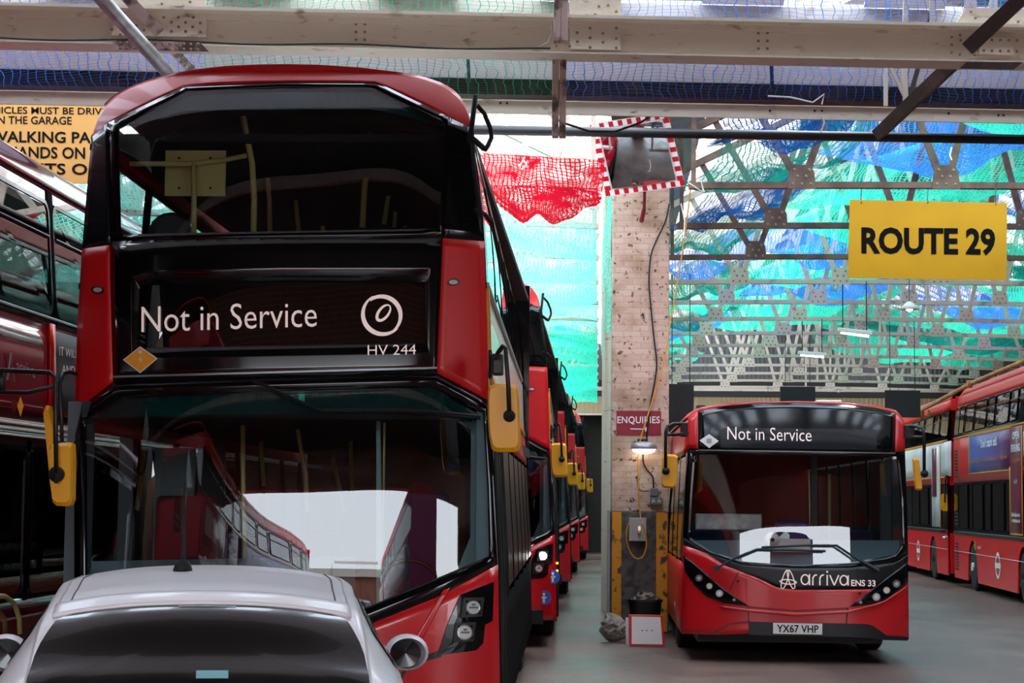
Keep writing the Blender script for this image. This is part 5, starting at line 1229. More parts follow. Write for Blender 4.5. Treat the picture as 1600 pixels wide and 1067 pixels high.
b = E(); ptext(b, 'YX67 VHP', (1214, 987.5), (1279, 988.6), 11.8, FE, .066, .015); b.build('lettering', 'ink', pl)
# emblem and lettering on the band
b = E()
def pstroke(pts, w, off=.03):
    Q = resamp(pts, 14); A = []; Bq = []
    for i, q in enumerate(Q):
        t = (Q[min(i + 1, 14)] - Q[max(i - 1, 0)]).normalized(); n = Vector((-t.y, t.x)) * w / 2; A.append(hit(*(q + n), FE, off)); Bq.append(hit(*(q - n), FE, off))
    b.add(A + Bq, [(i, i + 15, i + 16, i + 1) for i in range(14)] + [(i + 1, i + 16, i + 15, i) for i in range(0)])
for off_, (c, rx, ry, a) in enumerate((((1226.5, 905), 4, 16.5, 17), ((1236, 905), 4, 16.5, -17), ((1231.5, 909), 13.5, 3.6, -4))):
    L_ = rot(circ(c[0], c[1], rx, ry, 20), c, -a if off_ < 2 else a); pstroke(L_ + [L_[0]], 1.5)
b.build('operator_emblem', 'letter', sb)
b = E()
def oring(cx, cy, rx, ry, w, a0=0, a1=360):
    pts = [(cx + rx * math.cos(math.radians(a0 + (a1 - a0) * k / 20)), cy - ry * math.sin(math.radians(a0 + (a1 - a0) * k / 20))) for k in range(21)]; pstroke(pts, w)
W_ = 2.2
oring(1258, 905.5, 6.2, 7.8, W_); pstroke([(1264.8, 897), (1264.8, 914)], W_)
for x in (1270, 1281): pstroke([(x, 914.3), (x, 906)], W_); oring(x + 5.2, 905.5, 5.2, 7.2, W_, 180, 75)
pstroke([(1292.5, 914.6), (1292.5, 898)], W_); pstroke([(1292.5, 894.6), (1292.5, 892)], 2.8); pstroke([(1296.5, 898.3), (1303.5, 914.4), (1310.5, 898.6)], W_)
oring(1318.5, 906.6, 6, 7.6, W_); pstroke([(1325.2, 899), (1325.2, 914.8)], W_)
b.build('operator_lettering', 'letter', sb)
b = E(); ptext(b, 'ENS 33', (1330, 915.2), (1368, 916), 9.6, FE, .03, .02); b.build('fleet_number', 'letter', sb)
# wipers
b = E(); b.tube([hit(x, y, FE, .09) for x, y in ((1119, 888), (1150, 871), (1183, 858), (1230, 859), (1290, 861))], .014, 6); b.lathe([(.035, -.02), (.035, .03)], hit(1119, 888, FE, .08), 'y', 12); b.build('wiper', 'black', sb)
b = E(); b.tube([hit(x, y, FE, .09) for x, y in ((1368, 890), (1340, 874), (1307, 852), (1255, 852), (1190, 855))], .014, 6); b.tube([hit(1372, 892, FE, .09), hit(1345, 877, FE, .09)], .03, 6); b.build('wiper', 'black', sb)
# behind the glass
b = E(); b.grid(lambda u, v: P(1085 + 320 * u, 884 - 40 * v - 6 * math.sin(u * 3.14) * 0, YE + .3 + .5 * v), 10, 3); b.build('dashboard', 'dash', sb, solid=.03)
def ebox(x0, y0, x1, y1, d, nm, m, th=.05, **k):
    b = E(); p, q = P(x0, y1, YE + d), P(x1, y0, YE + d); b.box(p.x, q.x, p.y, p.y + th, p.z, q.z); return b.build(nm, m, sb, **k)
ebox(1086, 803, 1191, 828, .8, 'cab_glass_shield', 'galv', .03, bevel=.03); ebox(1211, 815, 1262, 842, 1.2, 'seat', 'blue', .1, bevel=.02)
ebox(1208, 842, 1266, 862, .5, 'ticket_paper', 'white', .02); ebox(1268, 712, 1277, 850, 1.6, 'grab_pole', 'interior_grey', .04); ebox(1294, 740, 1298, 850, 2.2, 'grab_pole', 'pole_yellow', .04); ebox(1376, 720, 1392, 860, 1.4, 'cab_partition', 'interior_grey', .04)
b = E(); b.lathe([(.001, -.10), (.03, -.10), (.07, -.06), (.085, 0), (.07, .03)], P(1206, 843, YE + .35), 'y', 20); dd = b.build('camera_dome', 'white', sb, smooth=True)
b = E(); b.lathe([(.001, -.115), (.02, -.11), (.025, -.09)], P(1206, 843, YE + .35), 'y', 12); b.build('dome_centre', 'black', dd)
b = E(); b.add([P(1215, 841, YE + .3), P(1233, 842, YE + .3), P(1234, 836, YE + .32), P(1228, 829, YE + .34)], [(0, 1, 2, 3)]); b.build('paper_fan', 'pure_white', sb)
# body behind the front
def eprof(E_): return [hit(x, y, FE) for x, y in E_]
ER = eprof([(1420, 999), (1420, 960), (1418, 868), (1417, 780), (1414, 706), (1414, 662), (1409, 651)]); EL = eprof([(1066, 990), (1066, 950), (1067, 851), (1070, 780), (1074, 700), (1075, 652), (1083, 643)])
def epanel(Pf, z0, z1, t0, t1, nm, m, off=0, **k):
    sg = 1 if Pf is ER else -1; b = E()
    b.grid(lambda u, v: Vector((side_at(Pf, z0 + (z1 - z0) * v).x + sg * off, side_at(Pf, z0 + (z1 - z0) * v).y + t0 + (t1 - t0) * u, z0 + (z1 - z0) * v)), max(2, int(t1 - t0)), 4)
    if sg < 0: b.f = [tuple(reversed(f)) for f in b.f]
    return b.build(nm, m, sb, smooth=True, **k)
for Pf in (ER, EL):
    epanel(Pf, .28, 1.05, 0, 10, 'skirt_panel', 'red', solid=.02); epanel(Pf, 2.25, 2.62, 0, 10, 'cant_panel', 'red', solid=.02); epanel(Pf, 1.05, 2.25, 0, .25, 'front_pillar', 'black_gloss', solid=.02)
    for i in range(7):
        t0 = .25 + i * 1.39; epanel(Pf, 1.08, 2.22, t0 + .05, t0 + 1.34, 'side_window', 'bus_glass'); epanel(Pf, 1.05, 2.25, t0 + 1.32, t0 + 1.44, 'window_pillar', 'black_gloss', .004, solid=.02)
tlE = eprof(topE)
b = E(); b.grid(lambda u, v: (lambda k: tlE[min(int(k), 9)].lerp(tlE[min(int(k), 9) + 1], k - min(int(k), 9)))(u * 10) + Vector((0, v * 10, .03 * min(1, v * 10))), 30, 8); b.build('roof', 'red', sb, smooth=True, solid=.02)
b = E(); b.box(EL[1].x + .02, ER[1].x - .02, YE + 10, YE + 10.1, .3, 2.7); b.build('rear_wall', 'red', sb)
b = E(); b.box(EL[1].x + .02, ER[1].x - .02, YE + .3, YE + 10, .3, .38); b.build('floor_pan', 'interior', sb)
b = E(); b.box(EL[1].x + .2, ER[1].x - .2, YE + .9, YE + 9.8, .16, .3); b.build('underframe', 'black', sb)
for t in (2.3, 8):
    for s, x in ((-1, EL[1].x + .16), (1, ER[1].x - .16)): wheel(sb, x, YE + t, .46, .28, s)
seats(sb, E, (XE - .75, XE + .75), YE + 2.2, 8, .38, 'seat_blue', .85)
ebox(1296 - 20, 625, 1296 + 20, 629, 3, 'roof_pod', 'white', .8, bevel=.03)
for (x, y) in ((1096, 637), (1390, 642)):
    b = E(); b.lathe([(.06, 0), (.05, .03), (.01, .035)], hit(x, y, FE) + Vector((0, .1, 0)), 'z', 12); b.build('roof_lamp', 'dark_metal', sb)
# mirrors
b = E(); b.tube([P(1074, 677, YE + .2), P(1062, 678, YE), P(1052, 679, YE - .1)], .02, 8); b.tube([P(1070, 662, YE + .2), P(1052, 662, YE), P(1043, 666, YE - .1), P(1040, 675, YE - .1), P(1040, 735, YE - .1)], .018, 8); b.tube([P(1041, 679, YE - .1), P(1062, 679, YE + .1)], .015, 8); b.build('mirror_arm', 'black', sb, smooth=True)
b = E(); p, q = P(1063, 682, YE + .1), P(1075, 660, YE + .1); b.box(p.x, q.x, p.y, p.y + .1, p.z, q.z); b.build('mirror_mount', 'black', sb, bevel=.01)
mirror_head(sb, [(1035, 713), (1038, 709), (1055, 710), (1059, 713), (1058, 740), (1057, 759), (1053, 763), (1037, 762), (1034, 758), (1034, 735)], YE - .05, .07)
b = E(); b.lathe([(.001, -.06), (.03, -.055), (.042, -.03), (.04, 0)], P(1040.5, 736, YE - .07), 'y', 14); b.build('mirror_knob', 'rubber', sb, smooth=True)
b = E(); b.tube([P(1414, 683, YE + .2), P(1430, 683, YE), P(1443, 683, YE - .1)], .018, 8); b.tube([P(1414, 666, YE + .2), P(1433, 666, YE), P(1441, 669, YE - .1), P(1444, 678, YE - .1), P(1444, 738, YE - .1)], .018, 8); b.build('mirror_arm', 'black', sb, smooth=True)
b = E(); p, q = P(1414, 685, YE + .1), P(1429, 664, YE + .1); b.box(p.x, q.x, p.y, p.y + .1, p.z, q.z); b.build('mirror_mount', 'black', sb, bevel=.01)
mirror_head(sb, [(1427, 717), (1431, 714), (1436, 717), (1441, 760), (1440, 766), (1434, 766), (1431, 764), (1429, 740)], YE - .05, .07)
b = E(); b.lathe([(.001, -.06), (.03, -.055), (.042, -.03), (.04, 0)], P(1444, 740, YE - .07), 'y', 14); b.tube([P(1444, 740, YE - .05), P(1438, 741, YE)], .012, 6); b.build('mirror_knob', 'rubber', sb, smooth=True)

# ---------------------------------------------------------------- double deckers along the right, side on
def side_bus(loc, rz, label, wins_up, wins_lo, L=10.4, H=4.05, group=None):
    r = thing('double_decker_bus', label, 'bus', loc, rz, group)
    pl_ = lambda z: .0 + .10 * max(0, (z - 3.0) / 1.0) ** 1.4
    fn = lambda y, z, o: Vector((pl_(z) - o, y, z))
    def pan(z0, z1, y0, y1, nm, m, off=0, **k):
        b = MB(); b.grid(lambda u, v: fn(y0 + (y1 - y0) * u, z0 + (z1 - z0) * v, off), max(2, int(y1 - y0)), 3); b.f = [tuple(reversed(f)) for f in b.f]; return b.build(nm, m, r, smooth=True, **k)
    # lower side with wheel arches
    def arch(y):
        z = .18
        for wy in (2.35, 7.95):
            d = abs(y - wy)
            if d < .6: z = max(z, (.6 ** 2 - d ** 2) ** .5 * 1.08 + .36)
        return z
    b = MB(); n = 130
    b.grid(lambda u, v: fn(u * L, arch(u * L) + (1.17 - arch(u * L)) * v, 0), n, 1); b.f = [tuple(reversed(f)) for f in b.f]; b.build('skirt_panel', 'red_side', r, solid=.03)
    pan(2.18, 3.15, 0, L, 'deck_band', 'red_side', solid=.02); pan(3.80, H - .02, 0, L, 'cant_panel', 'red_side', solid=.02)
    pan(1.10, 1.17, .3, L, 'waist_rail', 'black', .014, solid=.02); pan(.74, .75, 0, L, 'skirt_line', 'white', .012, solid=.005); pan(3.12, 3.15, 0, L, 'gold_line', 'ad_orange', .012, solid=.005)
    pan(3.15, 3.80, 0, .12, 'window_band_end', 'black_gloss'); 
    b = MB(); 
    def rf_(u, v):
        a = math.pi * u; t = v; x = 1.27 - 1.16 * (abs(math.cos(a)) ** .6) * (1 if math.cos(a) > 0 else -1); z = H - .03 + .27 * math.sin(a) ** .7
        y = L * v; 
        if v > .93: z -= .5 * ((v - .93) / .07) ** 2 * (math.sin(a) ** .5) * .5
        return Vector((x, y, z))
    b.grid(rf_, 24, 40); b.build('roof', 'red_side', r, smooth=True, solid=.02)
    prev = .12
    for (y0, y1) in sorted(wins_up):
        side_window(r, MB, fn, y0, y1, 3.22, 3.76, .05, 'bus_glass_clear' if False else 'bus_glass', 'side_black', .02, 'upper_side_window'); 
        if y0 - .02 > prev + .01: pan(3.15, 3.80, prev, y0 - .02, 'window_pillar', 'black_gloss')
        prev = y1 + .02
        if y1 - y0 > .5: 
            b = MB(); b.tube([fn(y0, 3.60, .01), fn(y1, 3.60, .01)], .01, 5); b.build('opening_rail', 'grey_metal', r)
    pan(3.15, 3.80, prev, L, 'window_pillar', 'black_gloss'); pan(3.15, 3.205, 0, L, 'window_sill', 'black_gloss', .002); pan(3.775, 3.80, 0, L, 'window_head', 'black_gloss', .002)
    prev = .1
    for (y0, y1) in sorted(wins_lo):
        side_window(r, MB, fn, y0, y1, 1.24, 2.12, .05, 'bus_glass', 'side_black', .018, 'lower_side_window')
        if y0 - .02 > prev + .01: pan(1.17, 2.18, prev, y0 - .02, 'window_pillar', 'black_gloss')
        prev = y1 + .02
    pan(1.17, 2.18, prev, L, 'window_pillar', 'black_gloss'); pan(1.17, 1.23, 0, L, 'window_sill', 'black_gloss', .002); pan(2.13, 2.18, 0, L, 'window_head', 'black_gloss', .002)
    b = MB(); b.box(.05, 2.5, L - .03, L, .2, H); b.build('rear_wall', 'red_side', r); b = MB(); b.box(2.5, 2.54, 0, L, .2, H); b.build('far_side_wall', 'interior', r)
    b = MB(); b.box(.03, 2.5, .1, L - .1, 2.22, 2.28); b.build('upper_floor', 'interior', r); b = MB(); b.box(.03, 2.5, .1, L - .1, .3, .36); b.build('lower_floor', 'interior', r)
    # front: windscreens in a red face
    b = MB(); b.box(.05, 2.5, -.02, .02, .22, 1.1); b.box(.05, 2.5, -.02, .02, 2.15, 3.1); b.box(.1, 2.45, -.02, .02, 3.8, H); b.build('front_panel', 'red_side', r)
    b = MB(); b.box(.08, 2.46, -.015, 0, 1.1, 2.15); b.build('windscreen', 'dark_glass', r); b = MB(); b.box(.1, 2.44, -.015, 0, 3.1, 3.8); b.build('upper_windscreen', 'dark_glass', r)
    for wy, hm in ((2.35, 'dark_metal'), (7.95, 'white')):
        for x, s in ((.16, -1), (2.36, 1)):
            b = MB(); R_ = .48; b.lathe([(R_ * .55, -.14), (R_ * .92, -.14), (R_, -.1), (R_, .1), (R_ * .92, .14), (R_ * .55, .14)], (x, wy, R_), 'x', 28); w_ = b.build('wheel', 'rubber', r)
            b = MB(); b.lathe([(.27, s * .12), (.24, s * .14), (.20, s * (.05 if hm == 'galv' else .10)), (.09, s * .06), (.08, s * (.10 if hm == 'galv' else .18)), (.02, s * .12)], (x, wy, R_), 'x', 24); b.build('hub', hm, w_)
    for i in range(7): 
        b = MB(); x = .55; y = 1.9 + i * 1.05; b.box(x - .38, x + .38, y, y + .1, 2.7, 3.36); b.box(x - .38, x + .38, y - .4, y, 2.68, 2.76); b.build('seat', 'seat_blue', r, bevel=.03)
    b = MB(); c = fn(4.9, .60, .012); n = 24
    ro = [fn(4.9 + .27 * math.cos(a) , .60 + .25 * math.sin(a), .012) for a in [2 * math.pi * k / n for k in range(n)]]; ri = [fn(4.9 + .20 * math.cos(a), .60 + .185 * math.sin(a), .012) for a in [2 * math.pi * k / n for k in range(n)]]
    b.add(ro + ri, [(i, (i + 1) % n, n + (i + 1) % n, n + i) for i in range(n)]); b.add([fn(4.6, .55, .013), fn(5.2, .55, .013), fn(5.2, .65, .013), fn(4.6, .65, .013)], [(0, 1, 2, 3)]); b.build('roundel', 'white', r)
    for k in range(8): pass
    for (z0, z1, nn) in ((.35, .95, 9), (1.3, 1.6, 4), (2.3, 2.9, 9)):
        b = MB()
        for k in range(nn):
            z = z0 + (z1 - z0) * k / nn; b.add([fn(L - .65, z, .008), fn(L - .15, z, .008), fn(L - .15, z + .035, .008), fn(L - .65, z + .035, .008)], [(0, 1, 2, 3)])
        b.build('vent_slats', 'black', r)
    return r, fn, pan
def yR(px): return 18300.0 / (px - 1044.0)
RZ_ = -math.atan(.0363)
LOC1 = (7.24, 31.3, 0)
up = [(1490, 1497), (1499.5, 1511.5), (1514, 1530.6), (1533, 1543.5), (1546, 1565.5), (1568, 1578.5), (1581, 1602), (1605, 1625)]
lo = [(1490, 1504), (1506, 1511), (1511.5, 1527), (1529.5, 1539.5), (1541.5, 1559.5), (1562, 1569.5)]
tl_ = lambda L, y0: [(yR(b_) - y0, yR(a_) - y0) for a_, b_ in L]
r1, fn1, pan1 = side_bus(LOC1, RZ_, 'red double deck bus at the right edge with blue and burgundy OPEN EVENING advert', tl_(up, 31.3), tl_(lo, 31.3), group='double deck buses along the right side')
def ytext(root, fn, s, y0, y1, z0, h, m, nm, off=.03, bold=.01):
    b = MB(); text(b, s, lambda u, v: fn(y0 + (y1 - y0) * u, z0 + h * v, off), bold); return b.build(nm, m, root)
Yl = lambda px: yR(px) - 31.3
mat('ad_blue', '#6a72b8', .35)
def ad_grad():
    m = mat('ad_bluefade', '#5c6fc0', .35); nt = m.node_tree; t = nt.nodes.new('ShaderNodeTexCoord'); s = nt.nodes.new('ShaderNodeSeparateXYZ'); r = nt.nodes.new('ShaderNodeValToRGB'); mr = nt.nodes.new('ShaderNodeMapRange')
    nt.links.new(t.outputs['Object'], s.inputs[0]); mr.inputs[1].default_value = Yl(1508); mr.inputs[2].default_value = Yl(1572); nt.links.new(s.outputs['Y'], mr.inputs[0]); nt.links.new(mr.outputs[0], r.inputs[0])
    e = r.color_ramp.elements; e[0].color = (*H('#5d74c8'), 1); e[1].color = (*H('#74264e'), 1); x = e.new(.5); x.color = (*H('#6a5fa8'), 1); nt.links.new(r.outputs[0], nt.nodes['Principled BSDF'].inputs['Base Color'])
ad_grad()
ap = pan1(2.36, 3.10, Yl(1572), Yl(1508), 'advert_panel', 'ad_bluefade', .016, solid=.01)
e_ = pan1(3.09, 3.12, Yl(1572), Yl(1507), 'advert_edge', 'ad_orange', .02, solid=.01); pan1(2.33, 2.36, Yl(1570), Yl(1507), 'advert_edge', 'ad_orange', .02, solid=.01); pan1(2.33, 3.12, Yl(1508), Yl(1506.6), 'advert_edge', 'ad_orange', .02, solid=.01)
pan1(1.22, 3.10, Yl(1588.5), Yl(1571), 'advert_panel', 'ad_burg', .020, solid=.01); pan1(1.20, 3.10, Yl(1589.5), Yl(1588.3), 'advert_edge', 'ad_orange', .026, solid=.01); pan1(1.20, 2.4, Yl(1571), Yl(1569.8), 'advert_edge', 'ad_orange', .026, solid=.01); pan1(1.19, 1.22, Yl(1589.5), Yl(1569.8), 'advert_edge', 'ad_orange', .026, solid=.01)
pan1(2.36, 3.10, .2, Yl(1590.5), 'advert_panel', 'ad_burg', .016, solid=.01); pan1(2.55, 2.98, .3, Yl(1592), 'advert_picture', 'ad_white', .03, solid=.01); pan1(2.33, 2.36, .2, Yl(1590.5), 'advert_edge', 'ad_orange', .02, solid=.01)
ytext(r1, fn1, "Don't stand still.", Yl(1527), Yl(1552), 2.83, .17, 'pure_white', 'advert_lettering', bold=.02)
ytext(r1, fn1, 'Experience University of London degrees', Yl(1511), Yl(1567), 2.56, .08, 'ad_orange', 'advert_lettering', bold=.01)
ytext(r1, fn1, 'OPEN', Yl(1575.5), Yl(1586), 2.88, .13, 'pure_white', 'advert_lettering', bold=.02); ytext(r1, fn1, 'EVENING', Yl(1573.5), Yl(1587), 2.66, .13, 'pure_white', 'advert_lettering', bold=.02)
ytext(r1, fn1, '11 September', Yl(1573), Yl(1586.5), 2.48, .08, 'ad_orange', 'advert_lettering'); ytext(r1, fn1, '5-7', Yl(1577), Yl(1582), 2.1, .06, 'pure_white', 'advert_lettering')
ytext(r1, fn1, "Birkbeck", Yl(1573), Yl(1586), 1.52, .07, 'pure_white', 'advert_lettering'); ytext(r1, fn1, "london.ac.uk", Yl(1573), Yl(1586), 1.42, .07, 'pure_white', 'advert_lettering')
ytext(r1, fn1, 'arriva', .35, Yl(1593), 2.14, .12, 'pure_white', 'operator_lettering')
b = MB(); y0 = Yl(1517); b.add([fn1(y0, .83, .012), fn1(y0 + .22, .83, .012), fn1(y0 + .25, .96, .012), fn1(y0 + .1, 1.02, .012)], [(0, 1, 2, 3)]); b.build('green_leaf_badge', 'sign_yellow', r1)
ytext(r1, fn1, 'hybrid', Yl(1525), Yl(1520), .86, .06, 'pure_white', 'badge_lettering')
for (px, z) in ((1599, .95),):
    b = MB(); c = fn1(Yl(px), z, .03); b.lathe([(.001, -.04), (.04, -.03), (.05, .02)], c, 'x', 14); b.build('filler_cap', 'chrome', r1)
LOC2 = (7.24 + .0363 * 11.4, 42.7, 0)
Yl2 = lambda px: yR(px) - 42.7
up2 = [(1418, 1426), (1428, 1435), (1437, 1449), (1451, 1459), (1461, 1473)]
lo2 = [(1419, 1430), (1431, 1444), (1445.5, 1451)]
r2, fn2, pan2 = side_bus(LOC2, RZ_, 'red double deck bus with white advert, behind the burgundy advert bus', [(yR(b_) - 42.7, yR(a_) - 42.7) for a_, b_ in up2], [(yR(b_) - 42.7, yR(a_) - 42.7) for a_, b_ in lo2], group='double deck buses along the right side')
pan2(2.34, 3.1, Yl2(1480), 10.0, 'advert_panel', 'ad_white', .016, solid=.01); pan2(3.09, 3.12, .3, 10, 'advert_edge', 'ad_orange', .02, solid=.01); pan2(2.31, 2.34, .3, 10, 'advert_edge', 'ad_orange', .02, solid=.01)
pan2(1.22, 3.05, Yl2(1463), Yl2(1450.5), 'advert_column', 'ad_white', .022, solid=.01); pan2(1.9, 3.0, Yl2(1458), Yl2(1452), 'advert_picture', 'ad_burg', .034, solid=.01)
pan2(1.20, 3.05, Yl2(1464.2), Yl2(1463), 'advert_edge', 'ad_orange', .026, solid=.01)
b = MB(); c = fn2(Yl2(1469), 1.0, .03); b.lathe([(.001, -.04), (.04, -.03), (.05, .02)], c, 'x', 14); b.build('filler_cap', 'chrome', r2)
# its yellow mirror sticking out in front
Ym = 42.4; wpos = P(1476, 790, Ym)
R2inv = r2.matrix_basis.inverted() if True else None
from mathutils import Euler
R2inv = (Matrix.Translation(Vector(LOC2)) @ Matrix.Rotation(RZ_, 4, 'Z')).inverted()
b = MB(); L_ = [P(x, y, Ym) for x, y in ((1471, 774), (1474, 771), (1480, 772), (1481, 795), (1480, 799), (1473, 798), (1470.5, 794))]; n = 7; f = [R2inv @ p for p in L_]
b.add(f + [p + Vector((0, .08, 0)) for p in f], [tuple(range(n)), tuple(reversed(range(n, 2 * n)))] + [(i + n, (i + 1) % n + n, (i + 1) % n, i) for i in range(n)]); mhh = b.build('mirror_housing', 'yellow', r2)
b = MB(); b.tube([R2inv @ P(1484, 745, Ym), R2inv @ P(1479, 743, Ym), R2inv @ P(1477, 750, Ym), R2inv @ P(1476, 785, Ym)], .02, 6); b.build('mirror_arm', 'black', r2)
b = MB(); b.box(-.0, .03, -.01, .25, 1.0, 2.1); b.build('front_pillar', 'black_gloss', r2)
# a bus out on the forecourt behind the camera, which the windscreens mirror
r3 = copy_tree(r1); r3.location = (-4.3, 6.6, 0); r3.rotation_euler = (0, 0, math.radians(184)); r3['label'] = 'red double deck bus left of the camera, mirrored in the nearest windscreen'; del r3['group']

r4 = copy_tree(r2); r4.location = (2.1, -6.2, 0); r4.rotation_euler = (0, 0, 0); r4['label'] = 'red double deck bus right of the camera, mirrored in the nearest windscreen'; del r4['group']
# ---------------------------------------------------------------- white hatchback in front of the nearest bus
CR = math.radians(10.5)
car = thing('white_hatchback', 'dusty white hatchback in the foreground with black rear window', 'car', (-1.62, 7.95, 0), CR)
def interp(T, y):
    if y <= T[0][0]: return T[0][1:]
    for a, c in zip(T, T[1:]):
        if a[0] <= y <= c[0]:
            s = (y - a[0]) / (c[0] - a[0]); s2 = s * s * (3 - 2 * s) * .5 + s * .5
            return tuple(p + (q - p) * s2 for p, q in zip(a[1:], c[1:]))
    return T[-1][1:]
# y, belt half width, belt height, roof half width, roof height
TB = [(-1.02, .72, .98, .60, .985), (-.92, .735, .99, .60, 1.07), (-.60, .77, 1.0, .585, 1.285), (-.50, .775, 1.0, .58, 1.325), (-.2, .79, 1.0, .58, 1.365), (.3, .80, .99, .59, 1.40), (.8, .80, .98, .585, 1.40), (1.25, .79, .97, .56, 1.36), (1.9, .76, .95, .60, 1.0), (2.1, .75, .94, .62, .945)]
def green(u, y, off=0.0):
    """greenhouse surface: u -1..1 across, from belt line over the roof"""
    wb, zb, wr, zt = interp(TB, y); a = abs(u); s = 1 if u >= 0 else -1
    crown = .055 * min(1, (zt - zb) / .3)
    if a < .62: t = a / .62; x = wr * t; z = zt - crown * t ** 2.4
    elif a < .72:
        t = (a - .62) / .10; z0 = zt - crown; x = wr + (wb - wr) * .12 * t + .012 * math.sin(t * 3.14); z = z0 - (z0 - zb) * .10 * t ** 1.3
    else:
        t = (a - .72) / .28; z0 = zt - crown; za = z0 - (z0 - zb) * .10; xa = wr + (wb - wr) * .12; x = xa + (wb - xa) * t ** .92; z = za + (zb - za) * t
    return Vector((s * x, y, z))
def gsurf(b, u0, u1, y0, y1, nu, nv, off=0.0):
    def fn(u, v):
        uu, yy = u0 + (u1 - u0) * u, y0 + (y1 - y0) * v; p = green(uu, yy)
        if off:
            e = .01; n = (green(uu + e, yy) - green(uu - e, yy)).cross(green(uu, yy + e) - green(uu, yy - e)).normalized(); p = p + n * off
        return p
    return b.grid(fn, nu, nv)
C_ = MB
b = C_(); gsurf(b, -1, 1, -1.02, 2.1, 80, 60); b.build('cabin_shell', 'car_white', car, smooth=True)
# tailgate glass with rounded corners, sitting on the slope
def gpatch(loop, off, n=6, rings=6):
    b = C_(); K = len(loop); lo = []
    for k in range(K):
        for t in range(n): lo.append(Vector(loop[k]).lerp(Vector(loop[(k + 1) % K]), t / n))
    c = sum(lo, Vector((0, 0))) / len(lo); T = len(lo); vs = []
    def q(p):
        e = .008; nn = (green(p.x + e, p.y) - green(p.x - e, p.y)).cross(green(p.x, p.y + e) - green(p.x, p.y - e)).normalized(); return green(p.x, p.y) + nn * off
    for j in range(rings):
        for a in lo: vs.append(q(a.lerp(c, j / rings)))
    vs.append(q(c)); fs = [(j * T + k, j * T + (k + 1) % T, (j + 1) * T + (k + 1) % T, (j + 1) * T + k) for j in range(rings - 1) for k in range(T)] + [((rings - 1) * T + k, (rings - 1) * T + (k + 1) % T, rings * T) for k in range(T)]
    return b.add(vs, fs)
mat('rear_glass', '#15120f', .22, 0, .35, noise=('#26221e', 60, .5, .75))
rw = [(-.66, -1.0), (-.64, -.80), (-.58, -.62), (-.50, -.575), (-.25, -.56), (0, -.555), (.25, -.56), (.50, -.575), (.58, -.62), (.64, -.80), (.66, -1.0), (0, -1.01)]
gpatch(rw, .006).build('rear_window', 'rear_glass', car, smooth=True)
sw = [(.80, -.45), (.76, -.2), (.755, .3), (.76, .9), (.80, 1.25), (.97, 1.35), (.97, .3), (.97, -.4)]
for s in (1, -1): gpatch([(s * a, c) for a, c in (sw if s > 0 else sw[::-1])], .006).build('side_window', 'rear_glass', car, smooth=True)
gpatch([(-.56, 1.32), (.56, 1.32), (.60, 1.95), (-.60, 1.95)], .006).build('windscreen', 'rear_glass', car, smooth=True)
# roof gutters, roof rear lip
for s in (1, -1):
    for uu in (.55, .60):
        b = C_(); b.tube([green(s * uu, -.47 + 1.75 * k / 24) + Vector((0, 0, .0005)) for k in range(25)], .0035, 6); b.build('roof_gutter', 'black' if uu < .58 else 'galv', car, smooth=True)
b = C_(); gsurf(b, -.60, .60, -.585, -.46, 40, 6, .016); b.build('roof_lip', 'car_white', car, smooth=True, solid=.014)
# lower body
TL = [(-1.22, .60, .45, .62), (-1.18, .74, .30, .78), (-1.05, .79, .24, .97), (-.6, .83, .2, 1.0), (.2, .85, .2, .995), (1.2, .84, .2, .965), (2.0, .80, .2, .92), (2.45, .72, .25, .78), (2.62, .52, .32, .58)]
def low(u, y):
    w_, z0, z1 = interp(TL, y); a = u * 2 * math.pi; cx = math.cos(a); sx = math.sin(a); k = (abs(cx) ** 5 + abs(sx) ** 5) ** -.2
    zc, zh = (z0 + z1) / 2, (z1 - z0) / 2; zz = max(-1, min(1, sx * k)); return Vector((w_ * max(-1, min(1, cx * k)) * (1 - .05 * max(0, zz) ** 2), y, zc + zh * zz))
b = C_(); b.grid(lambda u, v: low(u, -1.22 + 3.84 * v), 48, 50); b.add([low(k / 24, -1.22) for k in range(24)], [tuple(range(24))]); b.build('lower_body', 'car_white', car, smooth=True)
for (x, y) in ((-.70, -.75), (.70, -.75), (-.70, 1.75), (.70, 1.75)):
    s = 1 if x > 0 else -1; b = C_(); b.lathe([(.17, -.09), (.28, -.095), (.3, -.06), (.3, .06), (.28, .095), (.17, .09)], (x + s * .075, y, .3), 'x', 28); w_ = b.build('wheel', 'rubber', car)
    b = C_(); b.lathe([(.18, s * .09), (.16, s * .07), (.05, s * .085), (.01, s * .09)], (x + s * .075, y, .3), 'x', 18); b.build('hub', 'galv', w_)
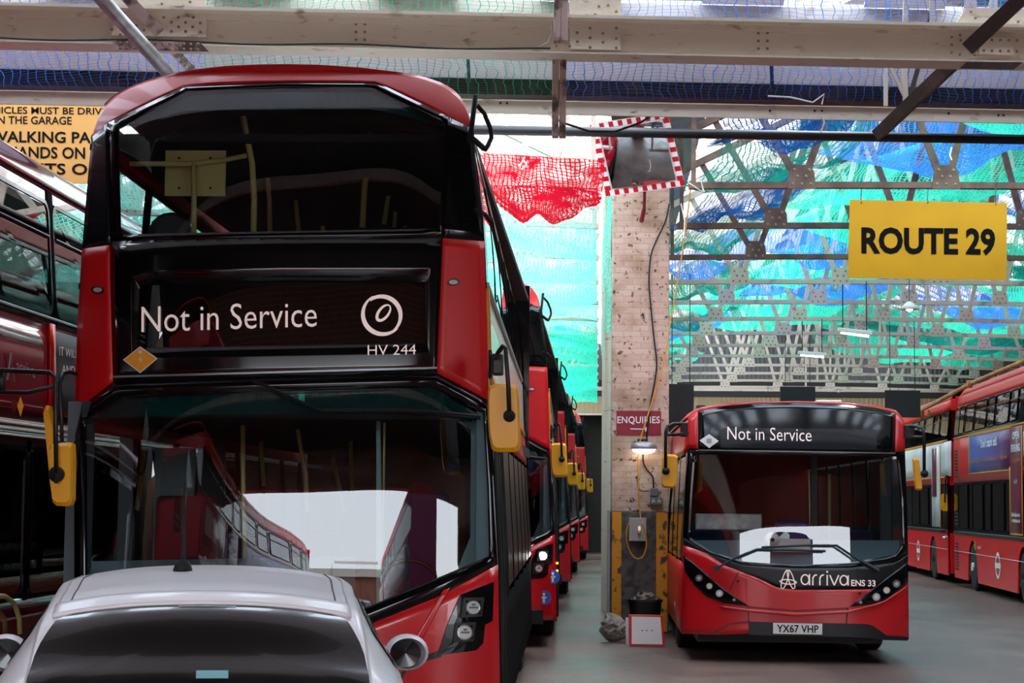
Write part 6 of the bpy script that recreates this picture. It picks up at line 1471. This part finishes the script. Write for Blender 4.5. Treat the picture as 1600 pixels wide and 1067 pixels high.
for s in (1, -1):
    b = C_(); b.box(s * .60 - .09, s * .60 + .09, -1.19, -1.02, .72, .955); b.build('tail_lamp', 'red_plain', car, bevel=.03)
    # door mirror
    c = Vector((s * .93, 1.12, .98)); b = C_()
    b.grid(lambda u, v: c + Vector((.12 * math.sin(math.pi * v) ** .7 * math.cos(2 * math.pi * u), .0 + .13 * (math.cos(math.pi * v) * -.5 + .5) - .02, .0)) + Vector((0, 0, 0)), 1, 1) if False else None
    def mg(u, v):
        a = 2 * math.pi * u; t = -.62 + (math.pi / 2 + .62) * (1 - v)
        return c + Vector((.105 * math.cos(a) * math.cos(t), .115 * math.sin(t), .088 * math.sin(a) * math.cos(t)))
    b.grid(mg, 24, 10); m_ = b.build('door_mirror', 'car_white', car, smooth=True)
    b = C_(); b.grid(lambda u, v: c + Vector((-s * .012 + .074 * math.cos(2 * math.pi * u) * v, -.066 + .01 * (1 - v), .066 * math.sin(2 * math.pi * u) * v)), 24, 3); b.build('mirror_face', 'black_gloss', m_, smooth=True)
    b = C_(); b.tube([(s * .80, 1.15, .93), (s * .88, 1.15, .93)], .025, 8); b.build('mirror_foot', 'black', m_)
# aerial
p = green(-.08, .22) + Vector((-.03, 0, -.004)); b = C_(); b.lathe([(.042, 0), (.04, .012), (.032, .035), (.018, .048), (.010, .052)], p, 'z', 18); a_ = b.build('aerial_base', 'rubber', car, smooth=True)
b = C_(); b.tube([p + Vector((0, 0, .04)), p + Vector((0, .01, .10)), p + Vector((0, .03, .40))], [.013, .009, .004], 8); b.build('aerial_rod', 'rubber', a_, smooth=True)
# window sticker, high stop lamp strip, dust marks
mat('sticker_blue', '#7fb4bc', .5)
b = gpatch([(.045 - .06, -.955), (.045 + .06, -.955), (.045 + .06, -.925), (.045 - .06, -.925)], .009, 2, 2); 
st_ = b.build('window_sticker', 'sticker_blue', car)
gpatch([(-.10, -.60), (.13, -.60), (.13, -.607), (-.10, -.607)], .009, 2, 2).build('rear_inner_strip', 'teal_grey', car)
